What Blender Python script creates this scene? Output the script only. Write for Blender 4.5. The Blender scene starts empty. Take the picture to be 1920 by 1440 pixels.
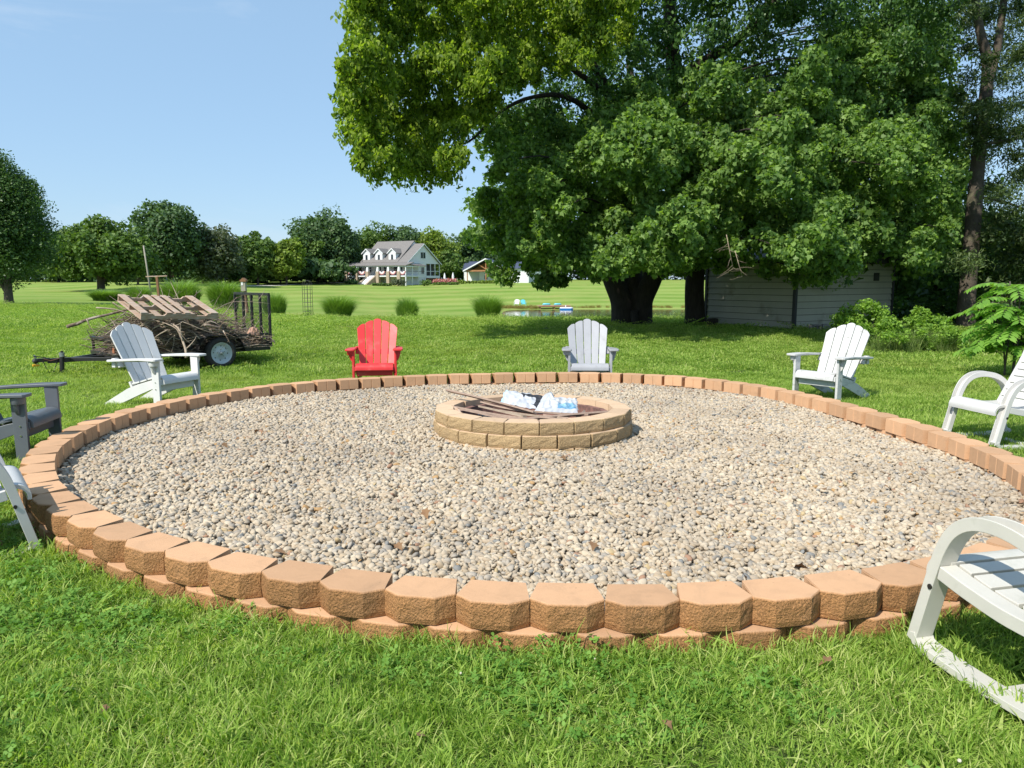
import bpy, bmesh, math, random
import numpy as np
from mathutils import Vector, Matrix, noise as mnoise
R = math.radians
rng = np.random.default_rng(7)
random.seed(7)
S = bpy.context.scene
COL = S.collection

# ------------------------------------------------------------------ camera, sky, sun
F, CX, CY, YH, CAMZ = 1400.0, 960.0, 720.0, 525.0, 1.41
PITCH = math.atan((CY - YH) / F)
cam = bpy.data.cameras.new('camera'); camo = bpy.data.objects.new('camera', cam); COL.objects.link(camo)
cam.sensor_width = 36.0; cam.lens = F / 1920 * 36.0
camo.location = (0, 0, CAMZ); camo.rotation_euler = (R(90) - PITCH, 0, 0)
cam.clip_start = 0.05; cam.clip_end = 6000
S.camera = camo
SUN_EL = R(47); SUN_AZ = (-0.68, -0.73)       # horizontal direction towards the sun
w = bpy.data.worlds.new('World'); S.world = w; w.use_nodes = True
nt = w.node_tree; nt.nodes.clear()
sky = nt.nodes.new('ShaderNodeTexSky'); sky.sky_type = 'NISHITA'; sky.sun_disc = False
sky.sun_elevation = SUN_EL; sky.sun_rotation = math.atan2(SUN_AZ[0], SUN_AZ[1])
sky.altitude = 100; sky.air_density = 1.0; sky.dust_density = 0.6; sky.ozone_density = 2.2
bg = nt.nodes.new('ShaderNodeBackground'); bg.inputs[1].default_value = 0.138
wo = nt.nodes.new('ShaderNodeOutputWorld')
skm = nt.nodes.new('ShaderNodeMix'); skm.data_type = 'RGBA'; skm.inputs[0].default_value = 0.68
skm.inputs[7].default_value = (1.95, 3.10, 4.40, 1)      # humid summer air evens the sky out to a pale blue
nt.links.new(sky.outputs[0], skm.inputs[6]); 
stc = nt.nodes.new('ShaderNodeTexCoord'); snz = nt.nodes.new('ShaderNodeTexNoise'); smp = nt.nodes.new('ShaderNodeMapping'); smp.inputs['Scale'].default_value = (1.2, 1.2, 4.0)
nt.links.new(stc.outputs['Generated'], smp.inputs[0]); nt.links.new(smp.outputs[0], snz.inputs['Vector']); snz.inputs['Scale'].default_value = 2.2; snz.inputs['Detail'].default_value = 7; snz.inputs['Roughness'].default_value = 0.62; snz.inputs['Distortion'].default_value = 0.6
smr = nt.nodes.new('ShaderNodeMapRange'); smr.inputs[1].default_value = 0.58; smr.inputs[2].default_value = 0.80; smr.inputs[4].default_value = 0.40; nt.links.new(snz.outputs[0], smr.inputs[0])
scl = nt.nodes.new('ShaderNodeMix'); scl.data_type = 'RGBA'; scl.inputs[7].default_value = (3.9, 4.5, 5.2, 1); nt.links.new(smr.outputs[0], scl.inputs[0]); nt.links.new(skm.outputs[2], scl.inputs[6])
nt.links.new(scl.outputs[2], bg.inputs[0]); nt.links.new(bg.outputs[0], wo.inputs[0])
sl = bpy.data.lights.new('sun', 'SUN'); sl.energy = 4.5; sl.angle = R(0.55); sl.color = (1.0, 0.95, 0.86)
so = bpy.data.objects.new('sun', sl); COL.objects.link(so)
sd = Vector((SUN_AZ[0], SUN_AZ[1], 0)).normalized() * math.cos(SUN_EL); sd.z = math.sin(SUN_EL)
so.rotation_euler = sd.to_track_quat('Z', 'Y').to_euler()
S.view_settings.view_transform = 'Standard'; S.view_settings.look = 'None'
S.view_settings.gamma = 1; S.view_settings.use_curve_mapping = False
S.view_settings.exposure = 0.5
S.cycles.max_bounces = 8; S.cycles.transparent_max_bounces = 8

def W(px, py, Y):
    """photo pixel + ground distance Y -> world point"""
    v = (py - CY) / F; c, s = math.cos(PITCH), math.sin(PITCH)
    d = Y / (c - v * s)
    return Vector(((px - CX) / F * d, Y, CAMZ - d * (s + v * c)))

# ------------------------------------------------------------------ object helpers
def tag(o, label=None, cat=None, group=None, kind=None):
    if label: o['label'] = label
    if cat: o['category'] = cat
    if group: o['group'] = group
    if kind: o['kind'] = kind
    return o
def empty(name, loc=(0, 0, 0), rz=0.0, label=None, cat=None, group=None):
    o = bpy.data.objects.new(name, None); COL.objects.link(o)
    o.location = loc; o.rotation_euler = (0, 0, rz); o.empty_display_size = 0.1
    return tag(o, label, cat, group)
def link_mesh(name, me, m, parent=None, link=True):
    if m is not None:
        for mm in (m if isinstance(m, (list, tuple)) else [m]): me.materials.append(mm)
    o = bpy.data.objects.new(name, me)
    if link: COL.objects.link(o)
    if parent: o.parent = parent
    return o
def share(name, src, parent, loc, rot=(0, 0, 0), scl=(1, 1, 1)):
    o = bpy.data.objects.new(name, src); COL.objects.link(o); o.parent = parent
    o.location = loc; o.rotation_euler = rot; o.scale = scl
    return o
def copy_tree(o, parent=None):
    c = o.copy(); COL.objects.link(c); c.parent = parent
    for ch in list(o.children): copy_tree(ch, c)
    return c

class MB:
    """collects shapes and links them as one mesh object"""
    def __init__(s): s.v = []; s.f = []; s.mi = []
    def add(s, vs, fs, mi=0):
        n = len(s.v); s.v.extend([tuple(p) for p in vs]); s.f.extend([tuple(i + n for i in f) for f in fs]); s.mi.extend([mi] * len(fs)); return s
    def box(s, c, size, M=None, mi=0):
        x, y, z = [q / 2 for q in size]; vs = []
        for a in (-x, x):
            for b in (-y, y):
                for d in (-z, z):
                    p = Vector((a, b, d)); p = (M @ p) if M else p
                    vs.append(p + Vector(c))
        return s.add(vs, [(0, 1, 3, 2), (4, 6, 7, 5), (0, 4, 5, 1), (2, 3, 7, 6), (0, 2, 6, 4), (1, 5, 7, 3)], mi)
    def beam(s, p0, p1, wd, ht, up=(0, 0, 1), mi=0):
        p0 = Vector(p0); p1 = Vector(p1); d = (p1 - p0); L = d.length; d.normalize()
        side = d.cross(Vector(up))
        if side.length < 1e-4: side = d.cross(Vector((0, 1, 0)))
        side.normalize(); u = side.cross(d)
        M = Matrix((d, side, u)).transposed()
        return s.box((p0 + p1) / 2, (L, wd, ht), M, mi)
    def tube(s, pts, rad, n=8, cap=True, mi=0, flat=None):
        pts = [Vector(p) for p in pts]
        if not isinstance(rad, (list, tuple)): rad = [rad] * len(pts)
        rings = []; prev = None
        for i, p in enumerate(pts):
            t = (pts[min(i + 1, len(pts) - 1)] - pts[max(i - 1, 0)]).normalized()
            if prev is None:
                prev = t.orthogonal().normalized()
            a = (prev - t * prev.dot(t)).normalized(); prev = a; b = t.cross(a)
            rings.append([p + (a * math.cos(k * 2 * math.pi / n) + b * math.sin(k * 2 * math.pi / n)) * rad[i] for k in range(n)])
        vs = [q for r_ in rings for q in r_]; fs = []
        for i in range(len(rings) - 1):
            for k in range(n):
                a, b = i * n + k, i * n + (k + 1) % n
                fs.append((a, b, b + n, a + n))
        if cap: fs.append(tuple(range(n))[::-1]); fs.append(tuple((len(rings) - 1) * n + k for k in range(n)))
        return s.add(vs, fs, mi)
    def prism(s, poly, f, mi=0):
        """poly: 2-D outline, f(a,b,side) -> 3-D with side 0/1"""
        n = len(poly)
        vs = [f(a, b, 0) for a, b in poly] + [f(a, b, 1) for a, b in poly]
        fs = [tuple(range(n))[::-1], tuple(range(n, 2 * n))] + [(i, (i + 1) % n, (i + 1) % n + n, i + n) for i in range(n)]
        return s.add(vs, fs, mi)
    def sweep(s, path, section, side=(0, 1, 0), closed=False, mi=0):
        """section [(a along side, b along normal)], path in a plane square to side"""
        side = Vector(side); P = [Vector(p) for p in path]; n = len(P); m = len(section); vs = []
        for i, p in enumerate(P):
            if closed: t = P[(i + 1) % n] - P[i - 1]
            else: t = P[min(i + 1, n - 1)] - P[max(i - 1, 0)]
            t.normalize(); nn = side.cross(t).normalized()
            vs += [p + side * a + nn * b for a, b in section]
        fs = []
        for i in range(n if closed else n - 1):
            j = (i + 1) % n
            for k in range(m):
                l = (k + 1) % m
                fs.append((i * m + k, i * m + l, j * m + l, j * m + k))
        if not closed: fs += [tuple(range(m))[::-1], tuple((n - 1) * m + k for k in range(m))]
        return s.add(vs, fs, mi)
    def mesh(s, name, smooth=False):
        me = bpy.data.meshes.new(name); me.from_pydata([tuple(p) for p in s.v], [], s.f); me.update()
        if any(s.mi): me.polygons.foreach_set('material_index', s.mi)
        if smooth: me.polygons.foreach_set('use_smooth', [True] * len(me.polygons))
        bm = bmesh.new(); bm.from_mesh(me); bmesh.ops.recalc_face_normals(bm, faces=bm.faces); bm.to_mesh(me); bm.free()
        return me
    def build(s, name, m, parent=None, bevel=0, smooth=False, seg=2):
        o = link_mesh(name, s.mesh(name, smooth or bevel > 0), m, parent)
        if bevel:
            b = o.modifiers.new('bevel', 'BEVEL'); b.width = bevel; b.segments = seg; b.limit_method = 'ANGLE'; b.angle_limit = R(35)
            b.harden_normals = True
        return o

def smooth_path(pts, k=4):
    """Catmull-Rom"""
    P = [Vector(p) for p in pts]; out = []
    for i in range(len(P) - 1):
        p0, p1, p2, p3 = P[max(i - 1, 0)], P[i], P[i + 1], P[min(i + 2, len(P) - 1)]
        for j in range(k):
            t = j / k
            out.append(0.5 * ((2 * p1) + (p2 - p0) * t + (2 * p0 - 5 * p1 + 4 * p2 - p3) * t * t + (3 * p1 - p0 - 3 * p2 + p3) * t ** 3))
    out.append(P[-1]); return out

def np_mesh(name, V, Fq, attrs=None, smooth=False):
    """V (n,3), Fq (m,k) uniform polygons"""
    me = bpy.data.meshes.new(name); n, k = Fq.shape
    me.vertices.add(len(V)); me.vertices.foreach_set('co', V.astype(np.float32).ravel())
    me.loops.add(n * k); me.loops.foreach_set('vertex_index', Fq.astype(np.int32).ravel())
    me.polygons.add(n); me.polygons.foreach_set('loop_start', np.arange(0, n * k, k, dtype=np.int32))
    me.polygons.foreach_set('loop_total', np.full(n, k, dtype=np.int32))
    if smooth: me.polygons.foreach_set('use_smooth', np.ones(n, dtype=bool))
    me.update(calc_edges=True)
    for an, av in (attrs or {}).items():
        a = me.attributes.new(an, 'FLOAT', 'POINT'); a.data.foreach_set('value', av.astype(np.float32))
    return me

# ------------------------------------------------------------------ materials
MATS = {}
def nodes_for(name):
    m = bpy.data.materials.new(name); m.use_nodes = True; t = m.node_tree
    b = t.nodes['Principled BSDF']; MATS[name] = m
    return m, t, b
def ramp(t, fac, stops, interp='LINEAR'):
    r_ = t.nodes.new('ShaderNodeValToRGB'); r_.color_ramp.interpolation = interp
    el = r_.color_ramp.elements
    while len(el) > 1: el.remove(el[-1])
    for i, (p, c) in enumerate(stops):
        e = el[0] if i == 0 else el.new(p)
        e.position = p; e.color = (*c, 1)
    t.links.new(fac, r_.inputs[0]); return r_.outputs[0]
def tex_noise(t, scale, detail=4, rough=0.55, coord='Object', vec=None, dist=0):
    n = t.nodes.new('ShaderNodeTexNoise'); n.inputs['Scale'].default_value = scale
    n.inputs['Detail'].default_value = detail; n.inputs['Roughness'].default_value = rough; n.inputs['Distortion'].default_value = dist
    if vec is None:
        tc = t.nodes.new('ShaderNodeTexCoord'); vec = tc.outputs[coord]
    t.links.new(vec, n.inputs['Vector']); return n.outputs[0]
def mixc(t, fac, a, b, mode='MIX'):
    m = t.nodes.new('ShaderNodeMix'); m.data_type = 'RGBA'; m.blend_type = mode
    for s_, v in ((m.inputs[0], fac), (m.inputs[6], a), (m.inputs[7], b)):
        if isinstance(v, (int, float)): s_.default_value = v
        elif isinstance(v, tuple): s_.default_value = (*v, 1)
        else: t.links.new(v, s_)
    return m.outputs[2]
def math_n(t, op, a, b=0.0, clamp=False):
    m = t.nodes.new('ShaderNodeMath'); m.operation = op; m.use_clamp = clamp
    for s_, v in ((m.inputs[0], a), (m.inputs[1], b)):
        if isinstance(v, (int, float)): s_.default_value = v
        else: t.links.new(v, s_)
    return m.outputs[0]
def bump(t, b, h, strength=0.4, dist=0.01):
    n = t.nodes.new('ShaderNodeBump'); n.inputs['Strength'].default_value = strength; n.inputs['Distance'].default_value = dist
    t.links.new(h, n.inputs['Height']); t.links.new(n.outputs[0], b.inputs['Normal'])
def mat(name, c1, c2=None, scale=8, rough=0.6, bs=0, bstr=0.3, bdist=0.005, spec=0.5, metal=0, rnd=0.0, c3=None, s3=2.0, f3=(0.55, 0.7), stretch=None, coord='Object'):
    m, t, b = nodes_for(name)
    c2 = c2 or tuple(x * 0.85 for x in c1)
    tc = t.nodes.new('ShaderNodeTexCoord'); vec = tc.outputs[coord]
    if stretch:
        mp = t.nodes.new('ShaderNodeMapping'); mp.inputs['Scale'].default_value = stretch; t.links.new(vec, mp.inputs['Vector']); vec = mp.outputs[0]
    n = tex_noise(t, scale, 5, 0.6, vec=vec)
    c = ramp(t, n, [(0.3, c1), (0.7, c2)])
    if c3:
        n3 = tex_noise(t, s3, 6, 0.65, vec=vec)
        fac = t.nodes.new('ShaderNodeMapRange'); fac.inputs[1].default_value = f3[0]; fac.inputs[2].default_value = f3[1]; t.links.new(n3, fac.inputs[0])
        c = mixc(t, fac.outputs[0], c, c3)
    if rnd:
        oi = t.nodes.new('ShaderNodeObjectInfo')
        hs = t.nodes.new('ShaderNodeHueSaturation'); v = math_n(t, 'MULTIPLY_ADD', oi.outputs['Random'], rnd); v.node.inputs[2].default_value = 1 - rnd / 2
        t.links.new(v, hs.inputs['Value']); t.links.new(c, hs.inputs['Color']); c = hs.outputs[0]
    t.links.new(c, b.inputs['Base Color'])
    b.inputs['Roughness'].default_value = rough; b.inputs['Metallic'].default_value = metal; b.inputs['Specular IOR Level'].default_value = spec
    if bs:
        bump(t, b, tex_noise(t, bs, 6, 0.7, vec=vec), bstr, bdist)
    return m

def leaf_mat(name, dark, light, trans=0.35, rough=0.5, tcol=None, spec=0.35, pos_scale=0.35):
    """leaf colour varies leaf by leaf (attribute rnd) and from bough to bough"""
    m, t, b = nodes_for(name)
    a = t.nodes.new('ShaderNodeAttribute'); a.attribute_name = 'rnd'
    n = tex_noise(t, pos_scale, 3, 0.6)
    v = math_n(t, 'ADD', math_n(t, 'MULTIPLY', a.outputs['Fac'], 0.5), math_n(t, 'MULTIPLY', n, 0.5))
    c = ramp(t, v, [(0.25, dark), (0.72, light)])
    t.links.new(c, b.inputs['Base Color']); b.inputs['Roughness'].default_value = rough; b.inputs['Specular IOR Level'].default_value = spec
    tr = t.nodes.new('ShaderNodeBsdfTranslucent')
    tc2 = mixc(t, 1.0, c, tcol or (1.5, 1.6, 0.55), 'MULTIPLY'); t.links.new(tc2, tr.inputs[0])
    mx = t.nodes.new('ShaderNodeMixShader'); mx.inputs[0].default_value = trans
    t.links.new(b.outputs[0], mx.inputs[1]); t.links.new(tr.outputs[0], mx.inputs[2])
    t.links.new(mx.outputs[0], t.nodes['Material Output'].inputs[0])
    return m

M_block = None
def make_block_mat(name, top, face, red=False):
    """split-face concrete: smooth troweled top, coarse grain on the split face"""
    m, t, b = nodes_for(name)
    tc = t.nodes.new('ShaderNodeTexCoord'); oi = t.nodes.new('ShaderNodeObjectInfo')
    ad = t.nodes.new('ShaderNodeVectorMath'); ad.operation = 'ADD'
    cb = t.nodes.new('ShaderNodeCombineXYZ'); t.links.new(math_n(t, 'MULTIPLY', oi.outputs['Random'], 50.0), cb.inputs[0])
    t.links.new(tc.outputs['Object'], ad.inputs[0]); t.links.new(cb.outputs[0], ad.inputs[1]); vec = ad.outputs[0]
    at = t.nodes.new('ShaderNodeAttribute'); at.attribute_name = 'split'
    big = tex_noise(t, 9, 4, 0.6, vec=vec); fine = tex_noise(t, 150, 3, 0.7, vec=vec)
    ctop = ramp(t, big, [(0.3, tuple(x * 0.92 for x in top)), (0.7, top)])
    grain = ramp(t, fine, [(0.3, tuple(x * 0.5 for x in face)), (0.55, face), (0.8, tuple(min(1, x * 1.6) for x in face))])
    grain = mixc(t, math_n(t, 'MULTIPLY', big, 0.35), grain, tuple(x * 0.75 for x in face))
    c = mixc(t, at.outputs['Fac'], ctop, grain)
    # pale scuffs and specks on the tops
    sc = ramp(t, tex_noise(t, 30, 5, 0.75, vec=vec, dist=1.5), [(0.66, (0, 0, 0)), (0.74, (1, 1, 1))])
    c = mixc(t, math_n(t, 'MULTIPLY', sc, 0.25), c, tuple(min(0.8, x * 1.4) for x in top))
    dirt = ramp(t, tex_noise(t, 55, 2, 0.5, vec=vec), [(0.2, (1, 1, 1)), (0.27, (0, 0, 0))])
    c = mixc(t, math_n(t, 'MULTIPLY', dirt, 0.4), c, (0.16, 0.10, 0.06))
    st = ramp(t, tex_noise(t, 6, 6, 0.7, vec=vec, dist=0.8), [(0.50, (0, 0, 0)), (0.72, (1, 1, 1))])
    c = mixc(t, math_n(t, 'MULTIPLY', st, 0.26), c, (0.20, 0.14, 0.09))
    hs = t.nodes.new('ShaderNodeHueSaturation'); v = math_n(t, 'MULTIPLY_ADD', oi.outputs['Random'], 0.26); v.node.inputs[2].default_value = 0.88
    t.links.new(v, hs.inputs['Value']); t.links.new(c, hs.inputs['Color']); t.links.new(hs.outputs[0], b.inputs['Base Color'])
    b.inputs['Roughness'].default_value = 0.88; b.inputs['Specular IOR Level'].default_value = 0.25
    h = math_n(t, 'ADD', math_n(t, 'MULTIPLY', tex_noise(t, 105, 4, 0.6, vec=vec), math_n(t, 'MULTIPLY_ADD', at.outputs['Fac'], 1.0)), 0)
    h.node.inputs[0].links[0].from_node.inputs[1].links[0].from_node.inputs[2].default_value = 0.06
    bump(t, b, h, 1.0, 0.014)
    return m

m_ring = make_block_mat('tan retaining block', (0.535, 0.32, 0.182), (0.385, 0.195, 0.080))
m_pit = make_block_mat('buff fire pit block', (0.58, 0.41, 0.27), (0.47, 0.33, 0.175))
m_firebrick = mat('red liner brick', (0.30, 0.15, 0.12), (0.22, 0.105, 0.085), 14, 0.9, 60, 0.5, c3=(0.05, 0.04, 0.038), s3=5, f3=(0.45, 0.62))
m_white = mat('white resin', (0.64, 0.635, 0.62), (0.59, 0.59, 0.58), 6, 0.45, c3=(0.42, 0.42, 0.38), s3=9, f3=(0.60, 0.85))
m_white_worn = mat('worn white paint', (0.55, 0.545, 0.535), (0.48, 0.48, 0.47), 9, 0.55, 40, 0.2, c3=(0.25, 0.25, 0.23), s3=7, f3=(0.54, 0.74), stretch=(1, 1, 2.5))
m_red = mat('red resin', (0.66, 0.035, 0.035), (0.58, 0.025, 0.028), 5, 0.42, c3=(0.70, 0.13, 0.12), s3=6, f3=(0.52, 0.8))
m_grey = mat('light grey resin', (0.36, 0.365, 0.385), (0.31, 0.315, 0.335), 5, 0.42, 35, 0.12, c3=(0.24, 0.24, 0.245), s3=7, f3=(0.58, 0.8))
m_dgrey = mat('dark grey resin', (0.115, 0.13, 0.145), (0.10, 0.11, 0.125), 6, 0.42)
m_cream = mat('cream resin', (0.55, 0.53, 0.475), (0.49, 0.475, 0.425), 5, 0.42, 30, 0.1, c3=(0.33, 0.34, 0.27), s3=6, f3=(0.55, 0.85))
m_offwhite = mat('off-white resin', (0.56, 0.55, 0.53), (0.51, 0.50, 0.48), 5, 0.42, c3=(0.5, 0.5, 0.45), s3=8, f3=(0.6, 0.85))
m_dark = mat('black painted steel', (0.012, 0.013, 0.014), (0.025, 0.022, 0.02), 20, 0.42, c3=(0.09, 0.04, 0.02), s3=14, f3=(0.64, 0.72))
m_tyre = mat('tyre rubber', (0.028, 0.026, 0.024), (0.045, 0.04, 0.035), 30, 0.85, 80, 0.4)
m_rim = mat('white wheel rim', (0.60, 0.64, 0.64), (0.5, 0.54, 0.55), 8, 0.35)
m_galv = mat('galvanised steel', (0.42, 0.43, 0.44), (0.33, 0.34, 0.35), 25, 0.35, metal=0.7)
m_chrome = mat('bolt metal', (0.6, 0.6, 0.6), None, 10, 0.25, metal=1.0)
m_yellow = mat('yellow plastic', (0.75, 0.38, 0.02), None, 10, 0.4)
m_deck = mat('weathered deck boards', (0.14, 0.10, 0.07), (0.08, 0.06, 0.045), 6, 0.9, 40, 0.4, stretch=(1, 8, 1))
m_pallet = mat('pallet wood', (0.40, 0.27, 0.18), (0.30, 0.20, 0.14), 5, 0.85, 30, 0.4, c3=(0.42, 0.36, 0.31), s3=3, f3=(0.45, 0.65), stretch=(2, 9, 9), rnd=0.3)
m_bark_grey = mat('dry branch bark', (0.22, 0.155, 0.105), (0.10, 0.072, 0.052), 14, 0.95, 60, 0.6, rnd=0.3, c3=(0.38, 0.32, 0.26), s3=5, f3=(0.5, 0.6))
m_bark_pale = mat('pale stripped twigs', (0.40, 0.32, 0.24), (0.24, 0.18, 0.13), 12, 0.9, 50, 0.4, rnd=0.3)
m_bark = mat('tree bark', (0.055, 0.042, 0.032), (0.028, 0.021, 0.016), 5, 0.95, 14, 1.0, bdist=0.06, stretch=(4, 4, 0.8))
m_bark_far = mat('far tree bark', (0.11, 0.09, 0.07), (0.06, 0.05, 0.04), 5, 0.95, 8, 0.7, bdist=0.04, stretch=(4, 4, 1))
m_stick = mat('weathered lath wood', (0.36, 0.26, 0.20), (0.25, 0.175, 0.135), 8, 0.85, 40, 0.3, stretch=(1, 6, 6), rnd=0.25)
m_bag = mat('crumpled white plastic', (0.52, 0.525, 0.54), (0.40, 0.42, 0.46), 6, 0.34)
m_bag_black = mat('black bag print', (0.035, 0.035, 0.04), None, 9, 0.35)
m_bag_blue = mat('blue bag print', (0.02, 0.17, 0.33), (0.30, 0.45, 0.55), 22, 0.35)
m_bag_lblue = mat('pale blue bag print', (0.42, 0.62, 0.80), None, 9, 0.35)
m_siding = mat('beige shed siding', (0.44, 0.415, 0.325), (0.39, 0.37, 0.29), 1.5, 0.7, c3=(0.25, 0.225, 0.16), s3=1.2, f3=(0.58, 0.75), rnd=0.08)
m_shedtrim_gapshade = mat('dark shed trim and gap shade', (0.035, 0.035, 0.035), None, 5, 0.6)
m_shedroof = mat('dark shed roof', (0.05, 0.05, 0.055), None, 8, 0.8)
m_concrete = mat('concrete block', (0.26, 0.24, 0.22), (0.17, 0.16, 0.15), 10, 0.95, 60, 0.5)
m_hwhite = mat('white house siding', (0.70, 0.715, 0.73), (0.66, 0.68, 0.70), 1, 0.6)
m_hroof = mat('grey shingles', (0.20, 0.185, 0.175), (0.155, 0.145, 0.14), 3, 0.9, 6, 0.3)
m_broof = mat('slate blue roof', (0.055, 0.07, 0.12), (0.045, 0.055, 0.09), 3, 0.6)
m_glass = mat('dark window glass', (0.03, 0.04, 0.05), None, 2, 0.08, spec=0.8)
m_stone = mat('tan stone facing', (0.42, 0.34, 0.25), (0.30, 0.24, 0.18), 4, 0.9)
m_brick = mat('brown brick', (0.20, 0.085, 0.055), (0.14, 0.06, 0.04), 6, 0.9)
m_timber = mat('orange timber', (0.36, 0.17, 0.07), (0.28, 0.13, 0.05), 3, 0.7)
m_screen = mat('dark porch screen', (0.03, 0.035, 0.035), None, 2, 0.5)
m_rail = mat('dark railing', (0.05, 0.03, 0.025), None, 3, 0.6)
m_bunting_r = mat('red bunting cloth', (0.45, 0.17, 0.17), None, 5, 0.8)
m_bunting_w = mat('white bunting cloth', (0.75, 0.72, 0.72), None, 5, 0.8)
m_bunting_b = mat('blue bunting cloth', (0.16, 0.18, 0.30), None, 5, 0.8)
m_post = mat('brown wooden post', (0.24, 0.12, 0.055), (0.16, 0.08, 0.04), 6, 0.85, stretch=(4, 4, 1))
m_pole = mat('grey wooden pole', (0.33, 0.31, 0.25), (0.25, 0.23, 0.19), 6, 0.85, stretch=(4, 4, 1))
m_iron = mat('dark iron wire', (0.03, 0.03, 0.03), None, 5, 0.6)
m_dockwood = mat('dock planks', (0.42, 0.26, 0.16), (0.33, 0.2, 0.12), 3, 0.8)
m_bluep = mat('blue plastic', (0.02, 0.22, 0.62), None, 3, 0.4)
m_cyan = mat('aqua plastic', (0.13, 0.52, 0.62), None, 3, 0.4)
m_skin = mat('skin', (0.50, 0.30, 0.22), None, 5, 0.6)
m_pink = mat('pink shirt', (0.62, 0.16, 0.20), None, 5, 0.8)
m_navy = mat('dark shirt', (0.05, 0.05, 0.08), None, 5, 0.8)
m_jeans = mat('pale blue trousers', (0.35, 0.45, 0.55), None, 5, 0.8)
m_soil = mat('dark soil', (0.05, 0.038, 0.026), (0.03, 0.024, 0.018), 20, 0.95, 40, 0.6)
m_path = mat('pale gravel drive', (0.55, 0.52, 0.45), (0.45, 0.43, 0.38), 2, 0.9)
m_terra = mat('terracotta', (0.40, 0.15, 0.07), None, 5, 0.8)
m_ash = mat('dark ash', (0.05, 0.045, 0.042), (0.10, 0.09, 0.085), 20, 0.95, 40, 0.8)

# leaves
L_maple = leaf_mat('maple leaves', (0.060, 0.130, 0.032), (0.250, 0.380, 0.095), 0.44, 0.5, spec=.25, pos_scale=0.9)
L_over = leaf_mat('yellow-green leaves', (0.064, 0.130, 0.018), (0.350, 0.455, 0.060), 0.5, 0.5, tcol=(1.3, 1.45, .45), spec=.2)
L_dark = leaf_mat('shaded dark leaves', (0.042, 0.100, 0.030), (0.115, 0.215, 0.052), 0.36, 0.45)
L_right = leaf_mat('thin olive leaves', (0.038, 0.075, 0.024), (0.115, 0.165, 0.050), 0.32, 0.5)
L_pear = leaf_mat('dense glossy leaves', (0.034, 0.082, 0.022), (0.100, 0.180, 0.044), 0.3, 0.45)
L_far = [leaf_mat('far leaves deep', (0.044, 0.092, 0.038), (0.112, 0.185, 0.066), 0.30, 0.6, pos_scale=0.15),
         leaf_mat('far leaves green', (0.062, 0.120, 0.028), (0.150, 0.235, 0.050), 0.32, 0.6, pos_scale=0.15),
         leaf_mat('far leaves bright', (0.110, 0.170, 0.026), (0.245, 0.325, 0.050), 0.38, 0.6, pos_scale=0.15),
         leaf_mat('far leaves grey', (0.065, 0.090, 0.050), (0.140, 0.165, 0.095), 0.28, 0.6, pos_scale=0.15)]
L_shrub = leaf_mat('shrub leaves', (0.10, 0.20, 0.028), (0.27, 0.43, 0.060), 0.42, 0.5, pos_scale=0.8)
L_sumac = leaf_mat('sumac leaves', (0.14, 0.29, 0.045), (0.26, 0.45, 0.08), 0.45, 0.45)
L_orn = leaf_mat('ornamental grass blades', (0.11, 0.21, 0.040), (0.26, 0.40, 0.09), 0.35, 0.55)
L_flower = leaf_mat('pink blossom', (0.45, 0.16, 0.16), (0.60, 0.30, 0.28), 0.2, 0.8)
L_weed = leaf_mat('tall grass', (0.075, 0.13, 0.03), (0.20, 0.26, 0.07), 0.35, 0.6)
L_reed = leaf_mat('shore reeds', (0.16, 0.16, 0.04), (0.36, 0.26, 0.09), 0.3, 0.7)

# ------------------------------------------------------------------ the gravel ring outline (hand laid, so not a true circle)
RC = Vector((0.0, 6.35))
def ring_fit():
    pts = [(0.19, 2.66), (-0.1, 2.68), (-0.69, 2.85), (0.48, 2.67), (0.78, 2.70), (1.09, 2.78), (1.69, 2.95), (2.12, 3.05), (2.53, 3.34), (0.28, 9.89), (-1.11, 9.70), (0.93, 9.93),
           (2.23, 9.5), (3.0, 8.62), (3.31, 7.74), (3.45, 6.91), (3.55, 6.38), (3.6, 5.83), (3.52, 5.1), (3.25, 4.15), (-3.72, 7.05), (-3.58, 7.57), (-3.34, 8.12), (-3.72, 6.43), (-3.66, 5.88),
           (-3.58, 5.56), (-3.37, 5.06), (-2.36, 9.09), (-2.45, 3.81), (-2.13, 3.57), (-1.85, 3.38), (-1.54, 3.18), (-1.27, 3.05), (-0.99, 2.95), (-3.0, 4.35)]
    P = np.array(pts) - np.array(RC)
    ph = np.arctan2(P[:, 1], P[:, 0]); r = np.hypot(P[:, 0], P[:, 1])
    A = [np.ones_like(ph)]
    for k in range(1, 6): A += [np.cos(k * ph), np.sin(k * ph)]
    A = np.array(A).T
    reg = np.diag([0] + [0.002 * k ** 3 for k in range(1, 6) for _ in (0, 1)])
    return np.linalg.solve(A.T @ A + reg, A.T @ r)
RCO = ring_fit()
def ring_r(ph):
    ph = np.asarray(ph, float); r = RCO[0] + 0 * ph
    for k in range(1, 6): r = r + RCO[2 * k - 1] * np.cos(k * ph) + RCO[2 * k] * np.sin(k * ph)
    return r
def ring_dist(X, Y):
    """signed distance to the outer ring line, + outside"""
    dx = X - RC.x; dy = Y - RC.y
    return np.hypot(dx, dy) - ring_r(np.arctan2(dy, dx))

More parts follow.
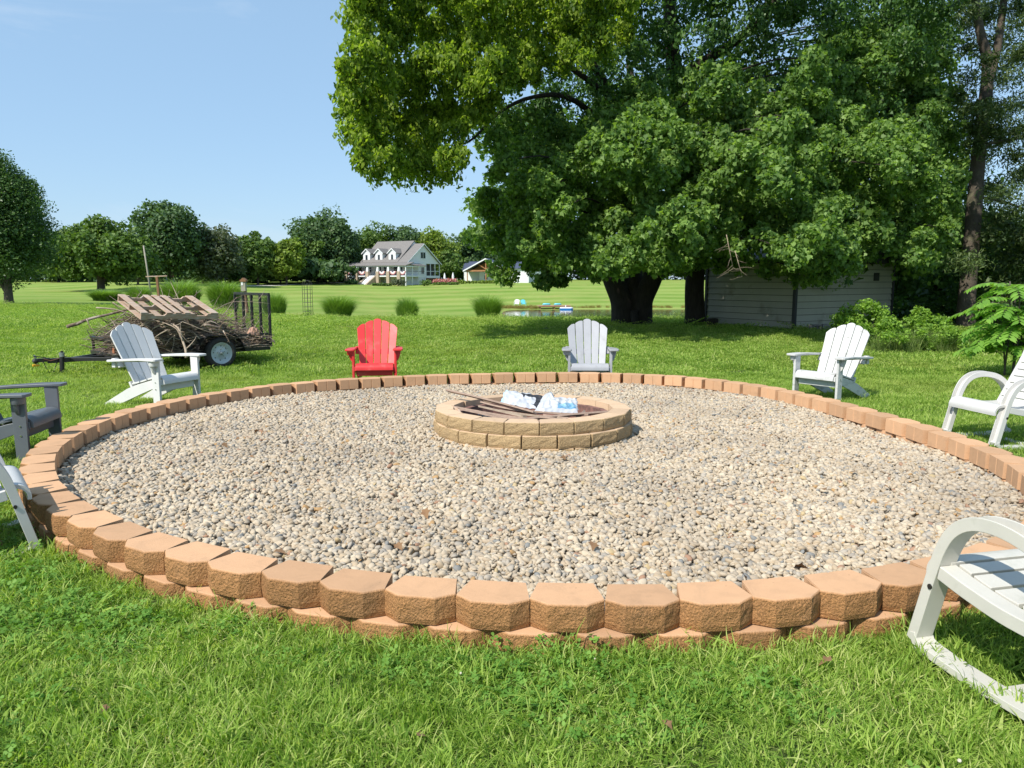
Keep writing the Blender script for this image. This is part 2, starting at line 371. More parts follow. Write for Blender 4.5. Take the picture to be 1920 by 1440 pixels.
# ------------------------------------------------------------------ terrain
YN = [-50, 0, 8, 10.5, 14, 20, 30, 48, 60, 75, 82, 92, 100, 110, 130, 150, 165, 200, 260, 400, 1500]
COLS = {
    -400: [0, 0, -.04, -.12, -.2, -.2, -.22, -.22, -.2, -.18, -.18, -.17, -.15, -.1, .4, .9, 1.1, 1.5, 1.7, 1.8, 2],
    0:    [0, 0, -.04, -.12, -.2, -.2, -.22, -.22, -.2, -.18, -.18, -.17, -.15, -.1, .4, .9, 1.1, 1.5, 1.7, 1.8, 2],
    300:  [0, 0, -.04, -.12, -.2, -.2, -.22, -.35, -.45, -.5, -.48, -.4, -.3, -.2, .85, 1.0, 1.1, 1.3, 1.6, 1.8, 2],
    560:  [0, 0, -.04, -.12, -.2, -.2, -.25, -1.0, -1.25, -1.45, -1.5, -1.45, -1.3, -1.1, -.3, .4, .95, 1.3, 1.6, 1.8, 2],
    760:  [0, 0, -.04, -.12, -.2, -.2, -.25, -1.2, -1.7, -2.1, -2.25, -2.3, -2.2, -2.0, -1.2, -.2, .4, 1.2, 1.6, 1.8, 2],
    930:  [0, 0, -.04, -.12, -.2, -.2, -.25, -1.25, -1.9, -2.4, -2.40, -2.4, -2.3, -2.1, -1.2, -.2, .6, 1.3, 1.6, 1.8, 2],
    1000: [0, 0, -.04, -.12, -.2, -.2, -.25, -1.25, -1.95, -2.55, -3.0, -2.9, -2.4, -2.1, -1.2, -.2, .6, 1.3, 1.6, 1.8, 2],
    1150: [0, 0, -.04, -.12, -.2, -.2, -.25, -1.25, -1.95, -2.55, -3.2, -3.2, -2.42, -2.1, -1.3, -.4, .5, 1.3, 1.6, 1.8, 2],
    1400: [0, 0, -.04, -.12, -.2, -.2, -.25, -1.25, -1.95, -2.55, -3.2, -3.2, -2.42, -2.1, -1.3, -.3, .6, 1.3, 1.6, 1.8, 2],
    1900: [0, 0, -.04, -.12, -.2, -.2, -.25, -.9, -1.5, -2.0, -2.2, -2.2, -2.0, -1.8, -1.0, 0, .6, 1.3, 1.6, 1.8, 2],
    2500: [0, 0, -.04, -.12, -.2, -.2, -.25, -.5, -.6, -.6, -.6, -.6, -.5, -.4, 0, .4, .8, 1.3, 1.6, 1.8, 2]}
ck = np.array(sorted(COLS)); CT = np.array([COLS[k] for k in ck]); YNn = np.array(YN, float)
def zt(X, Y):
    X = np.atleast_1d(np.asarray(X, float)); Y = np.atleast_1d(np.asarray(Y, float))
    px = np.clip(CX + F * X / np.maximum(Y, 10), ck[0], ck[-1] - 1e-3)
    i = np.clip(np.searchsorted(ck, px, side='right') - 1, 0, len(ck) - 2)
    fx = (px - ck[i]) / (ck[i + 1] - ck[i]); fx = fx * fx * (3 - 2 * fx)
    y = np.clip(Y, YNn[0], YNn[-1] - 1); j = np.clip(np.searchsorted(YNn, y, side='right') - 1, 0, len(YNn) - 2)
    fy = (y - YNn[j]) / (YNn[j + 1] - YNn[j])
    # monotone-ish smoothing between rows
    def row(a):
        z0, z1 = CT[a, j], CT[a, j + 1]
        jm = np.maximum(j - 1, 0); jp = np.minimum(j + 2, len(YNn) - 1)
        m0 = (z1 - CT[a, jm]) / (YNn[j + 1] - YNn[jm] + 1e-9); m1 = (CT[a, jp] - z0) / (YNn[jp] - YNn[j] + 1e-9)
        h = YNn[j + 1] - YNn[j]; t_ = fy
        return (2 * t_ ** 3 - 3 * t_ ** 2 + 1) * z0 + (t_ ** 3 - 2 * t_ ** 2 + t_) * h * m0 + (-2 * t_ ** 3 + 3 * t_ ** 2) * z1 + (t_ ** 3 - t_ ** 2) * h * m1
    z = row(i) * (1 - fx) + row(i + 1) * fx
    z = z + 0.012 * np.sin(X * 1.3 + 1) * np.sin(Y * 1.1) * np.clip(Y / 10, 0, 1) + 0.006 * np.sin(X * 4.1 + Y * 2.2)
    d = ring_dist(X, Y)
    k = np.clip(1 - d / 0.8, 0, 1); k = k * k * (3 - 2 * k)
    return z * (1 - k) + np.maximum(z, -0.015) * k
def zz(x, y): return float(zt(x, y)[0])

def grid_axis(segs):
    out = []
    for a, b, st in segs: out += list(np.arange(a, b, st))
    return np.array(out + [segs[-1][1]])
xa = grid_axis([(-1500, -300, 100), (-300, -100, 10), (-100, -30, 2.5), (-30, -8, 0.8), (-8, 8, 0.16), (8, 30, 0.8), (30, 100, 2.5), (100, 300, 10), (300, 1500, 100)])
ya = grid_axis([(-40, -2, 2), (-2, 12, 0.16), (12, 32, 0.5), (32, 120, 1.5), (120, 220, 3), (220, 600, 20), (600, 3000, 200)])
GX, GY = np.meshgrid(xa, ya); GZ = zt(GX.ravel(), GY.ravel())
nx, ny = len(xa), len(ya)
idx = np.arange(nx * ny).reshape(ny, nx)
Fq = np.stack([idx[:-1, :-1].ravel(), idx[:-1, 1:].ravel(), idx[1:, 1:].ravel(), idx[1:, :-1].ravel()], 1)
me = np_mesh('lawn', np.stack([GX.ravel(), GY.ravel(), GZ], 1), Fq, smooth=True)
def lawn_material():
    m, t, b = nodes_for('mown lawn')
    tc = t.nodes.new('ShaderNodeTexCoord'); sp = t.nodes.new('ShaderNodeSeparateXYZ'); t.links.new(tc.outputs['Object'], sp.inputs[0])
    big = tex_noise(t, 0.06, 4, 0.6, vec=tc.outputs['Object']); mid = tex_noise(t, 0.9, 5, 0.65, vec=tc.outputs['Object']); fine = tex_noise(t, 22, 5, 0.8, vec=tc.outputs['Object'])
    near = ramp(t, mid, [(0.3, (0.125, 0.205, 0.030)), (0.7, (0.175, 0.26, 0.044))])
    far = ramp(t, big, [(0.35, (0.130, 0.230, 0.028)), (0.65, (0.205, 0.285, 0.055))])
    worn = ramp(t, tex_noise(t, 0.045, 5, 0.7, vec=tc.outputs['Object'], dist=0.6), [(0.55, (0, 0, 0)), (0.72, (1, 1, 1))]); far = mixc(t, math_n(t, 'MULTIPLY', worn, 0.5), far, (0.30, 0.32, 0.10))
    # curved mower passes on the far slope, seen as pale and dark stripes
    wv = t.nodes.new('ShaderNodeTexWave'); wv.wave_type = 'RINGS'; wv.rings_direction = 'Z'; wv.inputs['Scale'].default_value = 0.034
    wv.inputs['Distortion'].default_value = 3.2; wv.inputs['Detail'].default_value = 2.5; wv.inputs['Detail Scale'].default_value = 0.6
    mp = t.nodes.new('ShaderNodeMapping'); mp.inputs['Location'].default_value = (-25, -60, 0); mp.inputs['Scale'].default_value = (1, 1, 0)
    t.links.new(tc.outputs['Object'], mp.inputs[0]); t.links.new(mp.outputs[0], wv.inputs[0])
    stripe = mixc(t, math_n(t, 'MULTIPLY', wv.outputs['Fac'], 0.50), far, (0.32, 0.38, 0.11))
    fr = t.nodes.new('ShaderNodeMapRange'); fr.inputs[1].default_value = 38; fr.inputs[2].default_value = 95; t.links.new(sp.outputs[1], fr.inputs[0])
    c = mixc(t, fr.outputs[0], near, stripe)
    # drier band in the near field
    dry = ramp(t, tex_noise(t, 0.22, 4, 0.6, vec=tc.outputs['Object']), [(0.52, (0, 0, 0)), (0.66, (1, 1, 1))])
    c = mixc(t, math_n(t, 'MULTIPLY', dry, 0.55), c, (0.30, 0.30, 0.09))
    # under the modelled grass blades close to the camera it is darker thatch
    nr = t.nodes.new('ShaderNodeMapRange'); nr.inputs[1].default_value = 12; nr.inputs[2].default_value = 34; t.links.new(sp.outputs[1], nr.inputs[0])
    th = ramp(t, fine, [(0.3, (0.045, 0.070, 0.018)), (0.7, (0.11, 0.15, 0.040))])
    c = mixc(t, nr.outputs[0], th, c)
    fv = ramp(t, fine, [(0.25, (0.72, 0.72, 0.72)), (0.75, (1.22, 1.22, 1.22))]); c = mixc(t, 1.0, c, fv, 'MULTIPLY')
    t.links.new(c, b.inputs['Base Color']); b.inputs['Roughness'].default_value = 0.9; b.inputs['Specular IOR Level'].default_value = 0.1
    bump(t, b, fine, 0.6, 0.03)
    return m
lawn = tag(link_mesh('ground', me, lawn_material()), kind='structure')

# water of the pond
def water_material():
    m, t, b = nodes_for('pond water')
    b.inputs['Base Color'].default_value = (0.035, 0.055, 0.035, 1); b.inputs['Roughness'].default_value = 0.06; b.inputs['Specular IOR Level'].default_value = 0.8
    tc = t.nodes.new('ShaderNodeTexCoord'); mp = t.nodes.new('ShaderNodeMapping'); mp.inputs['Scale'].default_value = (0.6, 1.6, 1); t.links.new(tc.outputs['Object'], mp.inputs[0])
    bump(t, b, tex_noise(t, 1.6, 4, 0.6, vec=mp.outputs[0]), 0.12, 0.05)
    return m
wme = MB().add([(-6, 66, -2.45), (60, 66, -2.45), (60, 108, -2.45), (-6, 108, -2.45)], [(0, 1, 2, 3)])
tag(wme.build('pond_water', water_material()), kind='structure')

# pale drive leading to the house
def ribbon(name, pts, wd, m, lift=0.06):
    mb = MB(); P = smooth_path([(x, y, 0) for x, y in pts], 10); L = []
    for i, p in enumerate(P):
        t_ = (P[min(i + 1, len(P) - 1)] - P[max(i - 1, 0)]).normalized(); n_ = Vector((-t_.y, t_.x, 0)) * wd / 2
        for q in (p - n_, p + n_): L.append((q.x, q.y, zz(q.x, q.y) + lift))
    mb.add(L, [(2 * i, 2 * i + 1, 2 * i + 3, 2 * i + 2) for i in range(len(P) - 1)])
    return mb.build(name, m)
tag(ribbon('driveway', [(-52, 131), (-47, 144), (-41, 158), (-36, 170), (-30, 180)], 2.6, m_path), kind='structure')

# ------------------------------------------------------------------ retaining ring of blocks
def block_mesh(name, wf, wm, wb, dep, ch, h, seed, split_back=False, groove=True, rough=0.0022, split_all=False):
    """origin: middle of the front edge at the bottom; +y into the wall. Split face = front and chamfers"""
    front = [(-wm / 2, ch), (-wf / 2, 0), (wf / 2, 0), (wm / 2, ch)]
    back = [(wb / 2, dep)] + ([(0.006, dep), (0, dep - 0.006), (-0.006, dep)] if groove else []) + [(-wb / 2, dep)]
    # subdivide the split face
    fr = []
    for i in range(3):
        a, b = front[i], front[i + 1]; n = 3 if i != 1 else 5
        for k in range(n): fr.append((a[0] + (b[0] - a[0]) * k / n, a[1] + (b[1] - a[1]) * k / n))
    fr.append(front[3])
    out = fr + back; n = len(out); nf = len(fr); rows = [0, 0.2, 0.45, 0.7, 0.93, 1.0]
    V = []; sp = []; rs = random.Random(seed)
    for ri, rz in enumerate(rows):
        for k, (x, y) in enumerate(out):
            isf = k < nf
            z = h * rz; dx = dy = 0
            if isf and 0 < k < nf - 1 or isf:
                a = rough * (1.0 if 0 < ri < 5 else 0.5)
                dy = rs.uniform(-1, 1) * a - (0.004 if 0 < ri < 4 else 0) ; dx = rs.uniform(-1, 1) * a * 0.5
                if ri == 5: dy = 0.004 + rs.uniform(0, 0.002); dx = -0.002 * (1 if x > 0 else -1)
                if ri == 0: dy = 0.003
            V.append((x + dx, y + dy, z)); sp.append(1.0 if isf and ri < 5 else 0.0)
    Fs = []
    for r_ in range(len(rows) - 1):
        for k in range(n):
            l = (k + 1) % n; Fs.append((r_ * n + k, r_ * n + l, (r_ + 1) * n + l, (r_ + 1) * n + k))
    Fs.append(tuple(range(n))[::-1]); Fs.append(tuple((len(rows) - 1) * n + k for k in range(n)))
    me = bpy.data.meshes.new(name); me.from_pydata(V, [], Fs)
    a = me.attributes.new('split', 'FLOAT', 'POINT'); a.data.foreach_set('value', sp)
    me.update(); return me
ph = np.linspace(-math.pi, math.pi, 4001); rr = ring_r(ph)
RXp = RC.x + rr * np.cos(ph); RYp = RC.y + rr * np.sin(ph)
sl_ = np.concatenate([[0], np.cumsum(np.hypot(np.diff(RXp), np.diff(RYp)))]); LR = sl_[-1]
NB = round(LR / 0.296); PB = LR / NB
def ring_at(s_):
    s_ = s_ % LR; x = np.interp(s_, sl_, RXp); y = np.interp(s_, sl_, RYp)
    x2 = np.interp((s_ + 0.02) % LR, sl_, RXp); y2 = np.interp((s_ + 0.02) % LR, sl_, RYp)
    return float(x), float(y), math.atan2(y2 - y, x2 - x)
# a joint lies at photo x = 984 in the front; find its arc length
best = min(((abs(CX + F * RXp[i] / (RYp[i] * 1.0) * 0.94 - 990), i) for i in range(len(ph)) if RYp[i] < 3), key=lambda q: q[0])
s0 = sl_[best[1]]
ring = empty('retaining_ring', (RC.x, RC.y, 0), 0, 'low ring of tan scalloped concrete blocks, two courses, holding the gravel', 'retaining wall')
BH = 0.115; RTOP = 0.19
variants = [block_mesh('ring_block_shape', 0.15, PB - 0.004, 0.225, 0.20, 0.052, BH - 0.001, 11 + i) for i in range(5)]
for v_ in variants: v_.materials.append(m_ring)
rs = random.Random(3)
for course, zb, off, inset in ((1, RTOP - BH, 0.0, 0.0), (0, RTOP - 2 * BH - 0.001, 0.5, -0.012)):
    for i in range(NB):
        x, y, a = ring_at(s0 + (i + off + 0.5) * PB)
        nx_, ny_ = math.sin(a), -math.cos(a)          # outward for a counter-clockwise walk
        j = rs.uniform(-0.005, 0.006) - inset
        ux, uy = x + nx_ * (j - 0.002), y + ny_ * (j - 0.002)
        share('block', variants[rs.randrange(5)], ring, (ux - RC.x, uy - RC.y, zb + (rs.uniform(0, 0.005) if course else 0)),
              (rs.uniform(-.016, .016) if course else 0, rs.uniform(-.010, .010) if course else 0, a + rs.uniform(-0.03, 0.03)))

# ------------------------------------------------------------------ instancer for uncountable stuff
def scatter(name, P, rot, scl, idx_, coll_objs, kind='stuff', label=None, cat=None):
    me = bpy.data.meshes.new(name); n = len(P); me.vertices.add(n); me.vertices.foreach_set('co', P.astype(np.float32).ravel())
    a = me.attributes.new('rot', 'FLOAT_VECTOR', 'POINT'); a.data.foreach_set('vector', rot.astype(np.float32).ravel())
    a = me.attributes.new('scl', 'FLOAT_VECTOR', 'POINT'); a.data.foreach_set('vector', scl.astype(np.float32).ravel())
    a = me.attributes.new('idx', 'INT', 'POINT'); a.data.foreach_set('value', idx_.astype(np.int32))
    me.update()
    o = bpy.data.objects.new(name, me); COL.objects.link(o)
    cl = bpy.data.collections.new(name + '_shapes')
    for q in coll_objs: cl.objects.link(q)
    ng = bpy.data.node_groups.new(name + '_scatter', 'GeometryNodeTree')
    ng.interface.new_socket('Geometry', in_out='INPUT', socket_type='NodeSocketGeometry'); ng.interface.new_socket('Geometry', in_out='OUTPUT', socket_type='NodeSocketGeometry')
    N = ng.nodes.new; gi = N('NodeGroupInput'); go = N('NodeGroupOutput'); ip = N('GeometryNodeInstanceOnPoints'); ci = N('GeometryNodeCollectionInfo')
    ci.inputs[0].default_value = cl; ci.inputs['Separate Children'].default_value = True; ci.inputs['Reset Children'].default_value = True
    def attr(nm, dt):
        q = N('GeometryNodeInputNamedAttribute'); q.data_type = dt; q.inputs[0].default_value = nm; return q.outputs[0]
    L = ng.links.new
    L(gi.outputs[0], ip.inputs['Points']); L(ci.outputs[0], ip.inputs['Instance']); ip.inputs['Pick Instance'].default_value = True
    L(attr('idx', 'INT'), ip.inputs['Instance Index'])
    e2r = N('FunctionNodeEulerToRotation'); L(attr('rot', 'FLOAT_VECTOR'), e2r.inputs[0]); L(e2r.outputs[0], ip.inputs['Rotation'])
    L(attr('scl', 'FLOAT_VECTOR'), ip.inputs['Scale']); L(ip.outputs[0], go.inputs[0])
    md = o.modifiers.new('scatter', 'NODES'); md.node_group = ng
    return tag(o, label, cat, None, kind)

# ------------------------------------------------------------------ gravel bed
GZL = RTOP - 0.135
gp = [(RC.x + (ring_r(a) - 0.13) * math.cos(a), RC.y + (ring_r(a) - 0.13) * math.sin(a), GZL - 0.02) for a in np.linspace(0, 2 * math.pi, 121)[:-1]]
gb = MB().add(gp, [tuple(range(len(gp)))])
tag(gb.build('gravel_bed', mat('gravel base', (0.36, 0.31, 0.24), (0.26, 0.23, 0.185), 30, 0.95, 60, 0.8)), kind='structure')
def gravel_material():
    m, t, b = nodes_for('river gravel')
    oi = t.nodes.new('ShaderNodeObjectInfo')
    c = ramp(t, oi.outputs['Random'], [(0.0, (0.47, 0.40, 0.31)), (0.14, (0.41, 0.335, 0.245)), (0.28, (0.52, 0.455, 0.365)), (0.42, (0.38, 0.325, 0.26)), (0.52, (0.46, 0.395, 0.31)),
        (0.64, (0.39, 0.355, 0.31)), (0.76, (0.49, 0.42, 0.33)), (0.85, (0.30, 0.275, 0.245)), (0.89, (0.42, 0.345, 0.26)), (0.945, (0.23, 0.235, 0.235)), (0.967, (0.40, 0.26, 0.13)), (0.98, (0.34, 0.21, 0.145)), (0.99, (0.44, 0.35, 0.21))], 'CONSTANT')
    n = tex_noise(t, 26, 5, 0.7); n2 = tex_noise(t, 160, 3, 0.7)
    c = mixc(t, 1.0, c, ramp(t, n, [(0.25, (0.78, 0.77, 0.76)), (0.75, (1.16, 1.15, 1.12))]), 'MULTIPLY')
    lz = tex_noise(t, 0.8, 4, 0.6, vec=oi.outputs['Location'])
    c = mixc(t, 1.0, c, ramp(t, lz, [(0.3, (0.78, 0.76, 0.74)), (0.6, (1.02, 0.995, 0.95))]), 'MULTIPLY')
    c = mixc(t, 1.0, c, ramp(t, n2, [(0.3, (0.9, 0.9, 0.9)), (0.7, (1.08, 1.08, 1.08))]), 'MULTIPLY')
    t.links.new(c, b.inputs['Base Color']); b.inputs['Roughness'].default_value = 0.8; b.inputs['Specular IOR Level'].default_value = 0.3
    bump(t, b, n2, 0.25, 0.002)
    return m
m_gravel = gravel_material()
pebs = []
for i in range(9):
    bm = bmesh.new(); bmesh.ops.create_icosphere(bm, subdivisions=2, radius=1)
    off = Vector((i * 13.7, 5.1 * i, 0)); fl = random.uniform(0.45, 0.7); el = random.uniform(0.68, 0.95)
    for v in bm.verts:
        k = 1 + 0.32 * mnoise.noise(v.co * 0.9 + off) + 0.10 * mnoise.noise(v.co * 2.3 + off)
        v.co = Vector((v.co.x * k, v.co.y * k * el, v.co.z * k * fl))
    me = bpy.data.meshes.new('pebble'); bm.to_mesh(me); bm.free(); me.polygons.foreach_set('use_smooth', [True] * len(me.polygons)); me.materials.append(m_gravel)
    pebs.append(bpy.data.objects.new('pebble', me))
PITC = Vector((0.185, 6.58)); PRX, PRY = 0.86, 0.76
def gravel_pts(n, zlo, zhi, smin, smax):
    X = rng.uniform(-4.1, 4.1, n * 2); Y = rng.uniform(2.2, 10.4, n * 2)
    ok = (ring_dist(X, Y) < -0.205) & (((X - PITC.x) / (PRX - 0.04)) ** 2 + ((Y - PITC.y) / (PRY - 0.04)) ** 2 > 1)
    X, Y = X[ok], Y[ok]
    near = np.clip((7 - Y) / 3, 0.0, 1) * 0 + 1
    s = rng.gamma(6, 1 / 6, len(X)) * (smin + smax) / 2; s = np.clip(s, smin, smax) * near
    z = GZL + rng.uniform(zlo, zhi, len(X)) + 0.014 * np.sin(X * 2.1 + 1) * np.sin(Y * 1.7) + 0.007 * np.sin(X * 5.3 + Y * 2) * np.sin(Y * 6.1)
    return np.stack([X, Y, z], 1), s
A1, s1 = gravel_pts(32000, -0.018, 0.0, 0.015, 0.03)
A2, s2 = gravel_pts(60000, -0.004, 0.011, 0.009, 0.0255)
A3, s3 = gravel_pts(9000, 0.005, 0.015, 0.009, 0.024)
PP = np.concatenate([A1, A2, A3]); ss = np.concatenate([s1, s2, s3]); n = len(PP)
rot = np.stack([rng.normal(0, 0.45, n), rng.normal(0, 0.45, n), rng.uniform(0, 6.28, n)], 1)
scatter('gravel', PP, rot, np.stack([ss, ss * rng.uniform(.8, 1.1, n), ss * rng.uniform(.75, 1.15, n)], 1), rng.integers(0, 9, n), pebs, label='bed of rounded tan and grey river pebbles filling the ring', cat='gravel')

# ------------------------------------------------------------------ fire pit
pit = empty('fire_pit', (PITC.x, PITC.y, GZL), 0, 'round fire pit of buff split-faced blocks in the middle of the gravel', 'fire pit')
def ell(a, k=0.0): return (PRX - k) * math.cos(a), (PRY - k) * math.sin(a)
def ell_table(k):
    t_ = np.linspace(0, 2 * math.pi, 2001); x = (PRX - k) * np.cos(t_); y = (PRY - k) * np.sin(t_)
    s_ = np.concatenate([[0], np.cumsum(np.hypot(np.diff(x), np.diff(y)))]); return t_, s_
tE, sE = ell_table(0); LE = sE[-1]; NP = 18; PP_ = LE / NP
pv = [block_mesh('pit_block_shape', PP_ - 0.016, PP_ - 0.006, PP_ * 0.76, 0.155, 0.012, 0.105, 40 + i, groove=False, rough=0.003) for i in range(4)]
for q in pv: q.materials.append(m_pit)
for c_ in range(3):
    for i in range(NP):
        s_ = (i + 0.5 * (c_ % 2) + 0.12) * PP_ % LE; a = float(np.interp(s_, sE, tE))
        x, y = ell(a); tx, ty = -PRX * math.sin(a), PRY * math.cos(a); an = math.atan2(ty, tx)
        sh = 0.012 * (1 - c_ * 0.6) + rs.uniform(-.006, .006)
        if c_ == 1 and math.sin(a) < 0 and 0.2 < math.cos(a) < 1: sh += 0.01
        share('block', pv[rs.randrange(4)], pit, (x + math.sin(an) * sh, y - math.cos(an) * sh, -0.085 + c_ * 0.107), (0, rs.uniform(-.006, .006), an + rs.uniform(-.02, .02)))
lin = block_mesh('liner_brick_shape', 0.195, 0.2, 0.19, 0.05, 0.004, 0.185, 77, groove=False, rough=0.002); lin.materials.append(m_firebrick)
for i in range(20):
    t2, s2_ = ell_table(0.17); a = float(np.interp((i + .5) / 20 * s2_[-1], s2_, t2)); x, y = ell(a, 0.17)
    tx, ty = -(PRX - .17) * math.sin(a), (PRY - .17) * math.cos(a); an = math.atan2(ty, tx)
    share('brick', lin, pit, (x, y, 0.0), (0, 0, an), (1.08, 1, 1))
ash = MB(); ash.add([(0.66 * math.cos(a), 0.56 * math.sin(a), 0.03) for a in np.linspace(0, 2 * math.pi, 33)[:-1]], [tuple(range(32))]); ash.build('ash_bed', m_ash, pit)

# laths, boards and bags piled in the pit
def board(name, p0, p1, wd, th, label, tilt=0.0, m=None, group=None):
    p0, p1 = Vector(p0), Vector(p1); mid = (p0 + p1) / 2; d = (p1 - p0); L = d.length; d.normalize()
    side = d.cross(Vector((0, 0, 1))).normalized(); u = side.cross(d)
    side, u = side * math.cos(tilt) + u * math.sin(tilt), u * math.cos(tilt) - side * math.sin(tilt)
    mb = MB(); K = 8; rs_ = random.Random(name + label); bow = rs_.uniform(-.012, .012)
    ring_ = []
    for k in range(K + 1):
        f = k / K - .5; c = d * (f * L) + u * (bow * (1 - 4 * f * f)) + side * rs_.uniform(-.001, .001)
        if k in (0, K): pass
        ring_.append([c + side * (sx * wd / 2) + u * (sz * th / 2) + (d * rs_.uniform(-.012, .012) if k in (0, K) else d * 0) for sx, sz in ((-1, -1), (1, -1), (1, 1), (-1, 1))])
    vs = [q for r_ in ring_ for q in r_]; fs = [(4 * i + k, 4 * i + (k + 1) % 4, 4 * i + 4 + (k + 1) % 4, 4 * i + 4 + k) for i in range(K) for k in range(4)] + [(3, 2, 1, 0), (4 * K, 4 * K + 1, 4 * K + 2, 4 * K + 3)]
    mb.add(vs, fs); o = mb.build(name, m or m_stick); o.location = mid
    return tag(o, label, 'board' if name == 'board' else 'wood strip', group)
PT = GZL + 0.235      # top of the pit blocks
def PW(px, py, Y): return W(px, py, Y)
board('wood_strip', W(838, 732, 7.0), W(1003, 774, 6.35), 0.045, 0.016, 'long thin wood strip jutting out over the back left rim of the pit', 0.5)
board('wood_strip', W(850, 763, 6.62), W(1010, 789, 6.02), 0.04, 0.014, 'wood strip resting on the left rim, running under the bags', 0.5)
board('wood_strip', W(938, 791, 5.98), W(1180, 770, 6.5), 0.035, 0.016, 'long straight wood strip lying across the front to the right rim', 0.6)
board('board', W(905, 755, 6.75), W(1000, 774, 6.45), 0.085, 0.014, 'short flat brown board just in front of the white bag', 0.35)
board('board', W(925, 779, 6.28), W(1010, 790, 6.0), 0.12, 0.014, 'wide thin board under the crossing of the strips, front left', 0.2)
board('wood_strip', W(965, 786, 6.1), W(1052, 795, 5.96), 0.05, 0.014, 'short strip pointing at the front rim near its middle', 0.2)
board('wood_strip', W(1010, 782, 6.15), W(1080, 791, 6.02), 0.05, 0.014, 'lowest right-hand strip slanting inside the pit towards the front rim', 0.2)
board('wood_strip', W(1020, 778, 6.3), W(1078, 786, 6.1), 0.04, 0.014, 'dark strip above the lowest one in the right half of the pit', 0.2)
board('board', W(852, 768, 6.6), W(866, 776, 6.5), 0.06, 0.03, 'short splintered board stub leaning on the left inner rim', 0.7, m_pallet)
board('board', W(1080, 784, 6.3), W(1092, 775, 6.5), 0.07, 0.02, 'short pinkish board end standing in the right of the pit', 0.9)

for k, (a_, b_, ya_, yb_, wd_, lb_) in enumerate((((868, 768), (962, 790), 6.5, 6.02, .07, 'wide grey board below the strips at the front left of the pit'), ((900, 762), (985, 782), 6.6, 6.2, .05, 'middle strip of the fan of laths on the left of the pit'),
        ((985, 770), (1105, 778), 6.5, 6.3, .045, 'strip lying level in front of the bags'), ((940, 770), (1066, 784), 6.5, 6.15, .04, 'strip crossing just behind the long straight one'), ((1060, 790), (1130, 779), 6.02, 6.35, .06, 'board at the front right inside edge of the pit'))):
    board('wood_strip', W(*a_, ya_), W(*b_, yb_), wd_, .016, lb_, .25, [m_stick, m_bark_pale][k % 2])
def crumple(name, corners, puff, label, seed, nu=34, nv=22, paint=None, top=None):
    """a crumpled plastic bag hung between four world corners (bl, br, tr, tl)"""
    bl, br, tr, tl = [Vector(c) for c in corners]; mid = (bl + br + tr + tl) / 4
    nrm = (br - bl).cross(tl - bl).normalized()
    if nrm.y > 0: nrm = -nrm
    vs = []; fs = []; mi = []
    so_ = Vector((seed * 3.3, seed * 1.7, 0)); nu = int(nu * 1.3); nv = int(nv * 1.3)
    for side in (1, -1):
        for j in range(nv + 1):
            for i in range(nu + 1):
                u, v = i / nu, j / nv
                p = bl.lerp(br, u).lerp(tl.lerp(tr, u), v) - mid
                if top: p += (tl - bl) * (top(u) * v)
                q = Vector((u * 4, v * 3, 0)) + so_
                ridge = 1 - abs(mnoise.noise(q * 1.3)) * 2.6; r2 = 1 - abs(mnoise.noise(q * 2.0 + Vector((9, 0, 0)))) * 2.2
                env = (math.sin(math.pi * u) * math.sin(math.pi * v)) ** 0.4
                h = puff * env * (0.45 + 0.40 * ridge + 0.28 * r2)
                wob = (br - bl).normalized() * (mnoise.noise(q * 2 + Vector((3, 3, 3))) * 0.015) + Vector((0, 0, mnoise.noise(q * 2.2) * 0.016))
                vs.append(p + nrm * h * side + wob)
    n1 = (nu + 1) * (nv + 1)
    for s_ in (0, 1):
        for j in range(nv):
            for i in range(nu):
                a = s_ * n1 + j * (nu + 1) + i
                fs.append((a, a + 1, a + nu + 2, a + nu + 1)); mi.append(paint((i + .5) / nu, (j + .5) / nv) if paint and s_ == 0 else 0)
    mb = MB(); mb.v = vs; mb.f = fs; mb.mi = mi
    o = mb.build(name, [m_bag, m_bag_black, m_bag_blue, m_bag_lblue], smooth=True); o.location = mid
    return tag(o, label, 'plastic bag')
def paint1(u, v):
    if u < 0.05: return 3
    a, b = (u - .35), v
    if 0.50 < u < 0.76 and 0.28 < v < 0.72: return 0
    if v < 0.92 and v > 0.96 - (u - 0.25) * 1.5 and v > 0.10 and u < 0.93: return 1
    return 0
Yb = 6.72
crumple('plastic_bag', [W(938, 755, Yb - .10), W(1020, 772, Yb - .2), W(1026, 744, Yb + .06), W(948, 731, Yb + .10)], 0.022, 'crumpled white bag with a black corner panel and white square, standing in the pit', 2, paint=paint1)
crumple('plastic_bag', [W(1000, 775, Yb - .28), W(1084, 774, Yb - .22), W(1082, 748, Yb), W(1018, 743, Yb)], 0.030, 'crumpled white bag with a blue patch leaning over the right of the pit', 5,
        paint=lambda u, v: 2 if (0.5 < u < 0.95 and 0.18 < v < 0.52) else 0, top=lambda u: 0.35 * max(0, 1 - abs(u - 0.16) * 6))
crumple('plastic_bag', [W(893, 790, 6.25), W(940, 794, 6.2), W(932, 778, 6.5), W(896, 776, 6.5)], 0.03, 'small scrap of clear white plastic in the front left of the pit', 8, 16, 12)
crumple('plastic_bag', [W(925, 793, 6.2), W(1000, 797, 6.1), W(1000, 790, 6.35), W(950, 786, 6.4)], 0.02, 'flat white plastic sheet lying under the strips at the front rim', 9, 20, 12)

